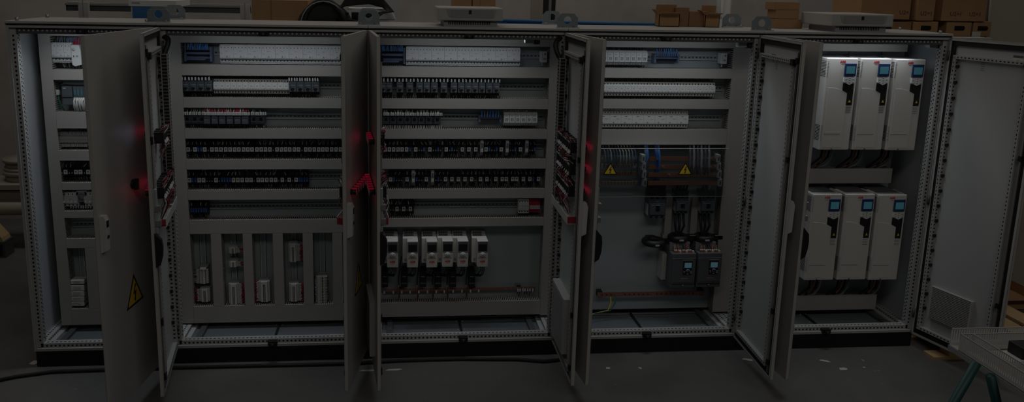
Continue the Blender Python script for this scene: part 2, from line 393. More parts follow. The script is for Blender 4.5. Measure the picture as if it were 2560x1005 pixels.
def relay_proto(kind):
    t = thing('relay', '', 'relay'); w = {'wide': .0245, 'slim': .0145, 'blue': .0145, 'timer': .021}[kind]
    p = MB(); h = w/2-.0004
    if kind == 'timer':
        p.prism([(-.003, -.05), (-.055, -.05), (-.068, -.03), (-.088, -.025), (-.088, .05), (-.06, .062), (-.003, .062)], -h, h, 'grey', 'x'); p.build('housing', t)
        q = MB(); q.box(-h+.002, h-.002, -.0895, -.088, -.02, .0, 'offw'); q.box(-h+.003, h-.003, -.0895, -.088, .01, .024, 'dgrey'); q.cyl((0, -.088, .036), (0, -.092, .036), .005, 'dgrey', 10); q.build('dial_panel', t); return t
    p.prism([(-.003, -.045), (-.03, -.052), (-.042, -.045), (-.042, -.026), (-.07, -.022), (-.07, .012), (-.046, .016), (-.046, .035), (-.03, .047), (-.003, .04)], -h, h, 'black', 'x')
    for k in range(2 if w > .02 else 1):
        xx = (-.005 + .01*k) if w > .02 else 0
        p.cyl((xx, -.042, -.036), (xx, -.044, -.036), .0028, 'grey', 6); p.cyl((xx, -.046, .026), (xx, -.0475, .026), .0025, 'dgrey', 6)
    p.build('socket', t); q = MB()
    if kind == 'wide': q.box(-.0105, .0105, -.078, -.069, -.020, .007, 'offw'); q.box(-.006, .006, -.0785, -.078, -.008, .002, 'dgrey'); q.box(-.004, .007, -.0786, -.078, -.016, -.012, 'grey')
    else: q.box(-h+.001, h-.001, -.074, -.069, -.020, .008, 'blue' if kind == 'blue' else 'black'); q.box(-.003, .003, -.0752, -.074, -.017, -.010, 'lblue' if kind == 'blue' else 'grey')
    q.build('plug_relay', t); return t
def put(kind, make, loc, label, group, **kw):
    if kind not in protos:
        t = make(); protos[kind] = t; t.location = loc; t['label'] = short(label); t['group'] = group
        return t
    return dup(protos[kind], loc, label, group, **kw)
YF = .288
def relay_row(ci, row, py, wide, slim, blue=(), timer=()):
    ev = sorted([(x, 'wide') for x in wide]+[(x, 'slim') for x in slim]+[(x, 'blue') for x in blue]+[(x, 'timer') for x in timer])
    for k, (px, kd) in enumerate(ev):
        x = at(px, py, Y=YF)[0]
        d = {'wide': 'black relay with a white front', 'slim': 'slim black relay', 'blue': 'slim blue relay', 'timer': 'grey timer relay'}[kd]
        put('relay_'+kd, lambda kd=kd: relay_proto(kd), (x, YP-.008, row), f'{d}, {nth(k)} device from left, {RN[KR[ci, round(row, 2)]]} row, {CAB[ci]} cabinet', f'relays in the {RN[KR[ci, round(row, 2)]]} row of the {CAB[ci]} cabinet')
    xa, xb = at(ev[0][0], py, Y=YF)[0]-.012, at(ev[-1][0], py, Y=YF)[0]+.012
    nm = f'{RN[KR[ci, round(row, 2)]]} row of the {CAB[ci]} cabinet'
    n = int((xb-xa)/.013)
    wires(f'dark wires rising from the relays in the {nm}', xa, xb, row+.022, .05, YP-.066, n, ['rubber', 'rubber', 'grey', 'black', 'rubber'], False, .003, .5)
    wires(f'pale wire ferrules above the relays in the {nm}', xa, xb, row+.024, .018, YP-.080, n//2, ['offw', 'grey', 'rubber'], False, .0034, .7)
    wires(f'dark wires dropping below the relays in the {nm}', xa, xb, row-.040, -.03, YP-.060, int(n*1.2), ['rubber', 'grey', 'black', 'rubber', 'dgrey'], False, .003, .4)
KR = {}
for ci in (1, 2, 3):
    for k in range(6): KR[ci, round(RC[k], 2)] = k
for k in range(6): KR[0, round(r1c[k], 2)] = k
z4 = lambda l, s, o: [o+v/s for v in l]
relay_row(1, RC[3], 376, z4([405, 625, 935, 1165, 1310, 1455, 1605, 1745, 1890, 2025, 2175, 2310, 2445], 12.8, 440)+[643.2]+z4([12, 43, 75, 128, 161, 192, 222, 256, 287, 340, 371, 403, 435, 466, 497, 531, 564, 596], 2.957, 650),
          [479.7, 521.6, 684, 755.5], [497, 504])
relay_row(1, RC[4], 453, z4([250, 427, 503, 727, 1040, 1118, 1197, 1280, 1355], 7.18, 440)+z4([47, 120, 200, 280, 358, 478, 602, 725], 7.18, 640),
          [518.3, 525, 531.2, 549.3, 636.8, 697.5, 714.8, 732], [482.5, 489.7, 556, 562.5, 569.2, 575.8, 749.3, 755, 761.4, 768])
relay_row(1, RC[5], 530, [], [], z4([285, 325, 370, 415, 462, 508, 548], 7.18, 440))
def fillers(w, end, pitch=6.1, lo=None):
    out = []; a = sorted(w)+[end+6.]
    pos = lo
    for x in a:
        if pos is not None:
            n = int((x-5.5-pos)/pitch)
            out += [pos+pitch*(k+.5) for k in range(n)]
        pos = x+5.5
    return out
w3 = [963.2, 973.6, 984.1, 995.3, 1005.4, 1016.6, 1039.3, 1074.5, 1115.4, 1155.6, 1171.9, 1188.8, 1214.5, 1252.4, 1300.4]; t3 = [1203.6, 1267, 1315.6]
s3 = fillers(w3+t3, 1340, 6.1, 1022)
relay_row(2, RC[3], 373, w3, [x for k, x in enumerate(s3) if k % 3], [x for k, x in enumerate(s3) if not k % 3], t3)
w4 = z4([138, 259, 401, 542, 590, 637, 686, 735, 800, 848, 913, 961, 990, 1038, 1067, 1116, 1164, 1228], 2.956, 930); t4 = [1033, 1081]
s4 = fillers(w4+t4, 1350, 6.1, 982)
relay_row(2, RC[4], 447, w4, [x for k, x in enumerate(s4) if k % 4], [x for k, x in enumerate(s4) if not k % 4], t4)
relay_row(2, RC[5], 521, [992.6, 1009.5, 1025.7], [977, 983, 1000.5, 1017.5, 1032.5])
relay_row(0, r1c[3], 430, [166, 191.8, 203, 222, 234], [157, 175, 182, 212.5])

# white breakers: width from measured edges
def breaker(w, poles, kind):
    t = thing('circuit_breaker', '', 'circuit breaker'); h = w/2-.0005; p = MB()
    if kind == 'two_tier':     # residual current breaker block: blank face, dark band, lower terminal strip
        p.box(-h, h, -.06, -.004, -.062, .058, 'white'); p.box(-h, h, -.074, -.06, -.026, .05, 'white'); p.box(-h, h, -.064, -.06, -.055, -.036, 'offw'); p.build('housing', t)
        q = MB(); q.box(-h, h, -.0725, -.0605, -.034, -.027, 'grey'); q.build('band', t, ); q = MB()
        for k in range(poles):
            x = -h+(2*h)*(k+.5)/poles; q.box(x-.002, x+.002, -.0748, -.074, .036, .041, 'hole'); q.box(x-.0028, x+.0028, -.0648, -.064, -.046, -.038, 'hole')
        q.build('terminal_screw', t); q = MB()
        q.box(-h*.2, h*.15, -.0745, -.074, .014, .0165, 'grey'); q.box(-h*.9, -h*.55, -.0745, -.074, -.0005, .0015, 'grey'); q.prism([(-h*.15, -.022), (h*.2, -.022), (h*.02, -.010)], -.0745, -.074, 'grey'); q.box(h*.4, h*.45, -.0745, -.074, -.022, -.012, 'grey')
        q.build('marking', t)
    elif kind == 'mcb':
        p.box(-h, h, -.058, -.004, -.046, .044, 'white'); p.box(-h, h, -.072, -.058, -.022, .022, 'white'); p.build('housing', t)
        q = MB(); g = MB()
        for k in range(poles):
            x = -h+(2*h)*(k+.5)/poles; q.box(x-.0028, x+.0028, -.0588, -.058, .028, .036, 'hole'); q.box(x-.003, x+.003, -.0588, -.058, -.042, -.033, 'hole')
            g.box(x-.0045, x+.0045, -.079, -.072, -.019, -.009, 'offw'); g.box(x-.004, x+.004, -.0725, -.072, -.021, -.019, 'dgrey')
        q.box(-h, h, -.0586, -.058, -.0455, -.026, 'grey') if False else None
        q.build('terminal_screw', t); g.build('toggle', t); l = MB(); l.box(-.006, .006, -.0725, -.072, .0, .004, 'grey'); l.build('marking', t)
    elif kind == 'flat':        # plain face with terminals above and below
        p.box(-h, h, -.058, -.004, -.058, .056, 'white'); p.box(-h, h, -.072, -.058, -.03, .028, 'white'); p.build('housing', t); q = MB(); l = MB()
        for k in range(poles):
            x = -h+(2*h)*(k+.5)/poles; q.box(x-.0028, x+.0028, -.0588, -.058, .038, .045, 'hole'); q.box(x-.003, x+.003, -.0588, -.058, -.05, -.041, 'hole')
        q.build('terminal_screw', t); l.box(-h*.3, h*.1, -.0725, -.072, .016, .019, 'dgrey'); l.box(h*.2, h*.7, -.0725, -.072, .0, .003, 'grey'); l.prism([(-h*.5, -.026), (-h*.1, -.026), (-h*.3, -.016)], -.0725, -.072, 'grey'); l.build('marking', t)
    elif kind == 'module':      # relay style white module with twin sockets
        p.prism([(-.004, -.05), (-.045, -.05), (-.072, -.026), (-.072, .03), (-.05, .045), (-.004, .045)], -h, h, 'white', 'x'); p.build('housing', t); q = MB()
        for e in (-1, 1):
            q.box(e*h*.28-.0035, e*h*.28+.0035, -.0726, -.072, -.016, -.006, 'grey'); q.box(e*h*.28-.0035, e*h*.28+.0035, -.0726, -.072, -.004, .002, 'dgrey'); q.box(e*h*.4-.004, e*h*.4+.004, -.06, -.048, .036, .042, 'offw'); q.box(e*h*.4-.004, e*h*.4+.004, -.062, -.05, -.043, -.037, 'grey')
        q.box(-h*.6, h*.3, -.0726, -.072, .018, .021, 'grey'); q.box(-h, -h+.0012, -.0728, -.072, -.026, .03, 'grey'); q.build('socket', t)
    return t
def breakers(ci, k, x0, x1, py, n, kind, poles, d, rc=RC):
    xa, xb = at(x0, py, Y=YF)[0], at(x1, py, Y=YF)[0]; w = (xb-xa)/n; key = f'{kind}{ci}{k}{x0}'
    for j in range(n):
        put(key, lambda: breaker(w, poles, kind), (xa+w*(j+.5), YP-.010, rc[k]), f'{d}, {nth(n-1-j) if ci == 3 else nth(j)} from {"right" if ci == 3 else "left"}, {RN[k]} row, {CAB[ci]} cabinet', f'white devices in the {RN[k]} row of the {CAB[ci]} cabinet')
    nm = f'{"half hidden white breaker" if "half" in d else dict(two_tier="tall white breakers", mcb="small white breakers", flat="plain white breakers", module="white modules")[kind]} in the {RN[k]} row of the {CAB[ci]} cabinet'
    n2 = int((xb-xa)/.016)
    wires(f'dark wires above the {nm}', xa, xb, rc[k]+.04, .026, YP-.035, n2, ['rubber', 'grey', 'rubber'], False, .004, .2)
    wires(f'dark wires below the {nm}', xa, xb, rc[k]-.048, -.022, YP-.04, n2, ['rubber', 'dgrey', 'rubber'], False, .004, .2)
breakers(1, 0, 550, 860, 130, 9, 'two_tier', 4, 'white four-pole residual current breaker')
breakers(2, 0, 1015, 1300, 140, 9, 'two_tier', 4, 'white four-pole residual current breaker')
breakers(1, 1, 534, 723, 217, 13, 'mcb', 2, 'white two-pole breaker with small toggles')
breakers(3, 1, 1500, 1787, 223, 19, 'mcb', 2, 'white two-pole breaker with small toggles')
breakers(3, 2, 1495, 1720, 295, 8, 'flat', 4, 'white four-pole breaker with a plain face')
breakers(3, 0, 1504, 1618, 142, 8, 'module', 2, 'white plug-in module with twin sockets')
breakers(2, 2, 1259, 1343, 298, 6, 'module', 2, 'white plug-in module with twin sockets')
breakers(0, 0, 126, 181, 140, 3, 'two_tier', 2, 'white two-pole breaker with a dark band', r1c)
breakers(0, 4, 157, 196, 497, 1, 'mcb', 4, 'white four-pole breaker with round toggles', r1c)
breakers(0, 4, 211, 250, 497, 1, 'mcb', 4, 'white four-pole breaker half hidden by the door', r1c)

# motor starters and contactors
def motor_breaker(w):
    t = thing('motor_breaker', '', 'motor breaker'); h = w/2-.0008; p = MB()
    p.prism([(-.004, -.05), (-.05, -.05), (-.062, -.036), (-.082, -.03), (-.082, .028), (-.064, .034), (-.06, .05), (-.004, .05)], -h, h, 'dark', 'x'); p.box(-h, h, -.062, -.05, -.05, -.034, 'black'); p.build('housing', t)
    q = MB()
    for k in range(3):
        x = -h+2*h*(k+.5)/3; q.box(x-.003, x+.003, -.0655, -.061, .038, .045, 'hole')
    for k in range(4): x = -h+2*h*(k+.5)/4; q.box(x-.002, x+.002, -.0826, -.082, .017, .021, 'hole')
    q.build('terminal_screw', t); q = MB(); q.box(-h*.55, h*.5, -.090, -.082, -.018, -.008, 'black'); q.box(-.004, .004, -.096, -.09, -.022, -.004, 'black'); q.build('rotary_knob', t)
    q = MB(); q.box(-h*.3, h*.7, -.0826, -.082, .008, .0115, 'grey'); q.box(-h*.7, h*.4, -.0826, -.082, -.027, -.024, 'grey'); q.cyl((-h*.6, -.082, -.001), (-h*.6, -.0828, -.001), .004, 'black', 10); q.box(h*.35, h*.6, -.0827, -.082, -.025, -.019, 'offw'); q.build('marking', t)
    return t
def contactor(w, aux=False):
    t = thing('contactor', '', 'contactor'); h = w/2-.0008; p = MB()
    p.prism([(-.004, -.042), (-.055, -.042), (-.07, -.034), (-.07, .034), (-.055, .04), (-.004, .04)], -h, h, 'dark', 'x'); p.build('housing', t); q = MB()
    for k in range(5): x = -h+2*h*(k+.5)/5; q.box(x-.0022, x+.0022, -.0708, -.07, .021, .026, 'hole'); q.box(x-.0022, x+.0022, -.0708, -.07, -.029, -.024, 'hole')
    q.build('terminal_screw', t); q = MB()
    if aux: q.box(-h*.85, h*.85, -.098, -.07, -.032, .022, 'dark'); q.box(-h*.8, h*.75, -.0986, -.098, .012, .016, 'hole'); q.box(-h*.7, h*.3, -.0986, -.098, -.004, -.001, 'grey'); q.build('auxiliary_block', t)
    else: q.box(-h*.45, h*.4, -.0745, -.07, -.012, .012, 'black'); q.box(-h*.8, h*.6, -.0706, -.07, -.021, -.018, 'grey'); q.build('actuator', t)
    for c in t.children: c.data.transform(Matrix.Translation((0, 0, -.008)) @ Matrix.Diagonal((1, 1, .80, 1)))
    return t
def run(ci, k, xs, py, w, make, kind, d, rc=RC):
    for j, px in enumerate(xs):
        put(kind, lambda: make(w), (at(px, py, Y=YF)[0], YP-.010, rc[k]), f'{d}, {nth(len(xs)-1-j) if ci == 2 else nth(j)} from {"right" if ci == 2 else "left"}, {RN[k]} row, {CAB[ci]} cabinet', f'{kind.split("_")[0]} devices in the {RN[k]} row of the {CAB[ci]} cabinet')
P1 = (at(475, 215, Y=YF)[0]-at(456, 215, Y=YF)[0])
mbx = [465, 484.3, 503.5, 522.8]; run(1, 1, mbx, 215, .0455, motor_breaker, 'motor_b', 'dark grey motor breaker left of the white breakers')
run(1, 1, [732.5, 751.5, 770.5, 789.5], 217, .0455, motor_breaker, 'motor_b', 'dark grey motor breaker right of the white breakers')
m3 = [z/8+950 for z in (60, 180, 400, 595, 790, 935, 1085, 1275, 1475, 1620, 1760, 1895, 2035, 2180, 2320)]
run(2, 1, m3, 217, .0425, motor_breaker, 'motor_c', 'dark grey motor breaker with a black knob')
run(1, 2, [469.5, 488, 505.5], 296, .0445, contactor, 'contactor_a', 'plain dark grey contactor at the left end')
run(1, 2, z4([825, 1020, 1210, 1405, 1600, 1790], 10.24, 440), 296, .0445, lambda w: contactor(w, True), 'contactor_aux', 'dark grey contactor under red and white wires')
run(1, 2, [635.5, 653], 296, .0445, contactor, 'contactor_a', 'plain dark grey contactor at the right end')
run(2, 2, z4([104, 157, 210, 262, 314, 366, 419, 484], 2.956, 930), 297, .0425, contactor, 'contactor_d', 'small dark grey contactor')
def wx(ci, k, px0, px1, top, n, mats, fr, what, rc=RC, r=.003, tilt=.25, py=300, dz=None, y=None):
    xa, xb = at(px0, py, Y=YF)[0], at(px1, py, Y=YF)[0]
    z = rc[k]+((.022 if k == 2 else .040) if top else -.05); nm = f'{what} in the {RN[k]} row of the {CAB[ci]} cabinet'
    return wires(nm, xa, xb, z, dz if dz else (.032 if top else -.026), y if y else YP-(.088 if top else .06), n, mats, fr, r, tilt)
wx(1, 1, 458, 533, 1, 9, ['rubber', 'redwire', 'offw'], True, 'red and white wires over the left motor breakers', r=.0042)
wx(1, 1, 724, 800, 1, 12, ['redwire', 'offw', 'redwire'], True, 'red and white wires over the right motor breakers', r=.004)
wx(1, 1, 458, 533, 0, 10, ['rubber', 'grey'], False, 'dark wires under the left motor breakers', r=.004)
wx(1, 1, 724, 800, 0, 10, ['rubber', 'grey'], False, 'dark wires under the right motor breakers', r=.004)
wx(2, 1, 955, 1250, 1, 32, ['rubber', 'offw', 'grey', 'rubber'], True, 'white tipped wires over the motor breakers', r=.004)
wx(2, 1, 955, 1250, 0, 44, ['rubber', 'grey', 'rubber'], False, 'dark wires under the motor breakers', r=.004)
wx(1, 2, 460, 515, 1, 12, ['offw', 'rubber', 'offw'], True, 'white wires over the left contactors', r=.004)
wx(1, 2, 514, 624, 1, 44, ['redwire', 'red', 'offw', 'redwire', 'offw'], True, 'red and white wires over the middle contactors', r=.0036, dz=.05, y=YP-.094)
wx(1, 2, 624, 668, 1, 10, ['offw', 'rubber'], True, 'white wires over the right contactors', r=.004)
wx(1, 2, 460, 668, 0, 34, ['rubber', 'grey', 'offw', 'rubber', 'rubber'], False, 'dark wires under the contactors', r=.0035)
wx(2, 2, 958, 1105, 1, 36, ['offw', 'rubber', 'offw'], True, 'white tipped wires over the contactors', r=.004)
wx(2, 2, 958, 1105, 0, 36, ['rubber', 'grey', 'rubber'], True, 'dark wires under the contactors', r=.003)

# blue distribution blocks
def dist_block(px0, px1, py0, py1, label, tall, ci=1, nw=14):
    xa, z1 = xz(px0, py0, .29); xb, z0 = xz(px1, py1, .29); t = thing('distribution_block', label, 'terminal block', ((xa+xb)/2, YP, (z0+z1)/2), group='blue distribution blocks')
    w = (xb-xa)/2; h = (z1-z0)/2; p = MB()
    p.box(-w+.006, w-.006, -.03, -.008, -h*.8, h*.8, 'lblue')
    n = 3 if tall else 1
    for k in range(n):
        z = (h*.55-k*h*.55) if tall else 0
        p.box(-w+.005, w-.012, -.064+.006*k, -.03, z-h*.13, z+h*.13, 'lblue'); 
    p.build('base', t); q = MB()
    for k in range(n):
        z = (h*.55-k*h*.55) if tall else 0
        m = int(2*w/.0085)
        for j in range(m): x = -w+.012+(2*w-.03)*j/m; q.cyl((x, -.064+.006*k, z), (x, -.0665+.006*k, z), .0024, 'steel', 6)
    q.build('screw', t)
    for x0 in (-w, w-.011): e = MB(); e.box(x0, x0+.011, -.072, -.006, -h, h*.85, 'lblue'); e.box(x0+.003, x0+.008, -.0726, -.072, -h*.2, h*.4, 'dgrey'); e.build('end_bracket', t)
    u = MB(); ferrules(u, -w+.008, w-.012, nw, h*.45, .055, -.082, ['bwire', 'lblue', 'bwire', 'bwire'], .15, .0055, False)
    u.build('blue_wires', t); u2 = MB(); u2.box(-w+.012, w*.5, -.058, -.055, -h*.85, -h*.66, 'lblue'); u2.build('clear_cover', t) if tall else None
    return t
dist_block(459, 530, 113, 154, 'blue stacked distribution block at the left of the top row, second cabinet', True)
dist_block(950, 1013, 115, 160, 'blue stacked distribution block beside the door edge, top row, middle cabinet', True)
dist_block(1197, 1253, 287, 305, 'small blue distribution block in the third row of the middle cabinet', False, 2, 7)
dist_block(1637, 1698, 133, 158, 'pale blue distribution block with bright blue wires, top row, fourth cabinet', False, 3, 11)

# small white socket units at the right of the top rows
for px, py, lab in ((1360, 142, 'small white relay socket at the right end of the top row, middle cabinet'), (1810, 146, 'small white relay socket at the right end of the top row, fourth cabinet')):
    x, z = xz(px, py, .29)
    def mk():
        t = thing('socket_unit', '', 'socket'); p = MB(); p.box(-.02, .02, -.065, -.008, -.036, .034, 'white'); p.build('housing', t, bevel=.002); q = MB()
        q.cyl((.006, -.0645, .018), (.006, -.067, .018), .007, 'grey', 12); q.box(-.004, .012, -.0665, -.065, -.018, -.008, 'grey'); q.box(-.014, -.008, -.0665, -.065, -.02, .02, 'offw'); q.build('face', t)
        u = MB(); u.tube([(-.004, -.04, -.036), (-.004, -.045, -.046), (-.006, -.045, -.06)], .005, 'offw', 8); u.tube([(-.006, -.045, -.058), (-.009, -.04, -.074)], .0035, 'rubber', 6); u.build('plug', t); return t
    put('sock', mk, (x, YP-.008, z), lab, 'white relay sockets')

# surge protector + white breaker, sixth row of the middle cabinet
xa, zt = xz(1296, 499, .29); xb, zb = xz(1349, 533, .29); xm = xa+(xb-xa)*.5; zc = (zt+zb)/2; hh = (zt-zb)/2
t = thing('circuit_breaker', 'white four-pole breaker left of the red surge protector, sixth row', 'circuit breaker', ((xa+xm)/2, YP-.01, zc)); w = (xm-xa)/2-.001
p = MB(); p.box(-w, w, -.058, 0, -hh, hh, 'white'); p.box(-w, w, -.068, -.058, -hh*.5, hh*.45, 'white'); p.build('housing', t, bevel=.001); q = MB(); g = MB()
for k in range(4): x = -w+2*w*(k+.5)/4; q.box(x-.0025, x+.0025, -.0586, -.058, hh*.62, hh*.8, 'hole'); q.box(x-.0025, x+.0025, -.0586, -.058, -hh*.85, -hh*.65, 'hole'); g.box(x-.004, x+.004, -.076, -.068, -hh*.45, -hh*.15, 'offw'); g.box(x-.004, x+.004, -.0685, -.068, hh*.05, hh*.15, 'grey')
q.build('terminal_screw', t); g.build('toggle', t)
t = thing('surge_protector', 'red surge protector with a white band in the sixth row of the middle cabinet', 'surge protector', ((xm+xb)/2, YP-.01, zc)); w = (xb-xm)/2-.001
p = MB(); p.box(-w, w, -.056, 0, -hh*.85, hh, 'red'); p.build('base', t, bevel=.001)
q = MB(); q.box(-w, w, -.070, -.056, -hh*.45, hh*.5, 'red'); q.box(-w*.98, w*.98, -.0715, -.070, -hh*.3, hh*.22, 'offw'); q.build('cartridge', t)
l = MB()
for k in range(4): x = -w+2*w*(k+.5)/4; l.box(x-.0018, x+.0018, -.0722, -.0715, -.006, -.002, 'dgrey'); l.box(x-.0022, x+.0022, -.0566, -.056, hh*.65, hh*.82, 'hole')
l.build('indicator', t)
wires('dark wires under the surge protector in the sixth row', xa, xb-.03, zb-.0, -.03, YP-.045, 6, ['rubber', 'black'], False, .0045, .15)
wires('dark wires above the surge protector in the sixth row', xa, xb, zt, .025, YP-.045, 8, ['rubber', 'black'], False, .004, .15)

# leftmost cabinet devices
x, z = xz(192, 137, .28); t = thing('contactor_relay', 'tall white relay beside the door edge in the top row of the leftmost cabinet', 'relay', (x, YP-.008, z))
p = MB(); p.prism([(-.026, .06), (.02, .06), (.028, .03), (.028, -.06), (-.01, -.07), (-.026, -.06)], -.085, -.004, 'white'); p.build('housing', t, bevel=.002)
q = MB(); q.cyl((-.012, -.085, .034), (-.012, -.088, .034), .010, 'offw', 12); q.box(.0, .012, -.0865, -.085, -.012, -.002, 'grey'); q.box(-.016, -.011, -.0865, -.085, -.014, -.002, 'dgrey'); q.build('face', t)
wires('pink and red wires above the tall white relay in the leftmost cabinet', x-.03, x+.012, z+.058, .05, YP-.05, 9, ['red', 'logo', 'redwire'], False, .0035, .3)
wires('black wires hanging below the tall white relay in the leftmost cabinet', x-.03, x+.02, z-.06, -.04, YP-.05, 6, ['black', 'offw'], False, .003, .3)
wires('dark and blue wires above the white breakers in the leftmost cabinet', .10, .25, r1c[0]+.05, .05, YP-.05, 14, ['rubber', 'lblue', 'grey', 'bwire'], False, .004, .2)
wires('dark wires hanging below the white breakers in the leftmost cabinet', .10, .25, r1c[0]-.055, -.04, YP-.05, 12, ['rubber', 'offw', 'black'], False, .004, .2)
xa, zt = xz(154, 216, .28); xb, zb = xz(235, 262, .28)
t = thing('controller', 'dark blue-grey controller with pale blue modules in the leftmost cabinet', 'controller', (xa, YP-.008, zb)); W = xb-xa; H = zt-zb
p = MB(); p.box(0, W*.33, -.075, -.004, 0, H, 'dark'); p.box(0, W*.33, -.078, -.075, H*.40, H*.43, 'hole'); p.box(.008, .026, -.0765, -.075, H*.88, H*.93, 'offw'); p.build('processor_unit', t, bevel=.002)
for k in range(6):
    q = MB(); x = W*.36+k*W*.107; q.box(x, x+W*.1, -.07, -.004, H*.42, H, 'dark'); q.box(x+.004, x+W*.1-.004, -.0715, -.07, H*.52, H*.82, 'teal'); q.build('input_module', t)
q = MB()
for k in range(16):
    x = W*.37+k*W*.04; q.tube([(x, -.06, H*.42), (x+R.uniform(-.006, .004), -.085, H*.2), (x+.002+R.uniform(-.005, .005), -.08, -.02), (x+.004, -.03, -.075)], .0045, 'offw', 7)
q.build('white_cables', t)
x, z = xz(142, 232, .28); t = thing('network_plug', 'white plug on a green cable left of the controller in the leftmost cabinet', 'plug', (x, YP-.06, z))
p = MB(); p.box(-.009, .009, -.01, .012, -.016, .016, 'offw'); p.build('plug_body', t, bevel=.002); q = MB(); q.tube([(0, 0, -.014), (.002, -.004, -.04), (.01, -.004, -.075), (.026, .01, -.115), (.022, .03, -.15)], .0045, 'green', 8); q.tube([(0, 0, .015), (.002, .02, .05), (.012, .04, .055)], .0045, 'green', 8); q.build('cable', t)
# terminal strip row three
xa, zc0 = xz(142, 350, .28); xb, _ = xz(235, 350, .28)
n = 26
for j in range(n):
    x = xa+(xb-xa)*(j+.5)/n
    def mk():
        t = thing('terminal_block', '', 'terminal block'); p = MB(); p.prism([(-.004, -.03), (-.04, -.03), (-.062, -.016), (-.062, .016), (-.04, .03), (-.004, .03)], -.0042, .0042, 'offw', 'x'); p.box(-.0042, .0042, -.0628, -.062, -.001, .001, 'grey'); p.build('housing', t); q = MB(); q.box(-.0022, .0022, -.054, -.0505, .019, .024, 'hole'); q.box(-.0022, .0022, -.054, -.0505, -.024, -.019, 'hole'); q.build('clamp', t); return t
    put('term', mk, (x, YP-.008, zc0), f'slim white terminal, {nth(j)} from the left in the third row of the leftmost cabinet', 'terminals in the third row of the leftmost cabinet')
wires('pale tipped wires above the white terminals in the leftmost cabinet', xa, xb, zc0+.032, .03, YP-.045, 26, ['rubber', 'redwire', 'rubber'], True, .0034, .2)
wires('dark red wires below the white terminals in the leftmost cabinet', xa, xb, zc0-.032, -.032, YP-.045, 26, ['rubber', 'redwire', 'redwire'], True, .0034, .2)
# round fitting between the two breakers of row five
x, z = xz(203, 494, .285); t = thing('rotary_selector', 'grey round socket between the white breakers in the fifth row, leftmost cabinet', 'socket', (x, YP-.008, z)); p = MB(); p.box(-.032, .032, -.06, -.004, -.03, .04, 'offw'); p.build('base', t, bevel=.002); q = MB(); q.tube([(.026*math.cos(a*.3), -.063, .026*math.sin(a*.3)) for a in range(22)], .004, 'grey', 6); q.cyl((0, -.06, 0), (0, -.064, 0), .02, 'grey', 20); q.build('round_socket', t)
wires('dark wires under the round socket in the fifth row, leftmost cabinet', .12, .3, r1c[4]-.046, -.022, YP-.05, 12, ['rubber', 'offw', 'black'], True, .004, .2)
# stacked white units in the bottom column
for j, (a, c2) in enumerate(((712, 725), (726.5, 738), (740, 750.5), (752.5, 763), (699, 708))):
    x0, z1 = xz(178, a, .29); x1, z0 = xz(213, c2, .29)
    t = thing('supply_module', f'white module with printed lines, {"topmost and folded" if j == 4 else nth(j)+" from the top"} in the stack, leftmost cabinet', 'module', ((x0+x1)/2, YP-.008, (z0+z1)/2), group='stack of white modules'); w = (x1-x0)/2; h = (z1-z0)/2
    p = MB(); p.box(-w, w, -.075, -.004, -h, h, 'paper'); p.build('housing', t, bevel=.002); q = MB()
    for k in range(3): q.box(-w*.6, w*(.3+.2*R.random()), -.0756, -.075, -h*.5+k*h*.45, -h*.5+k*h*.45+h*.12, 'grey')
    q.build('printing', t)

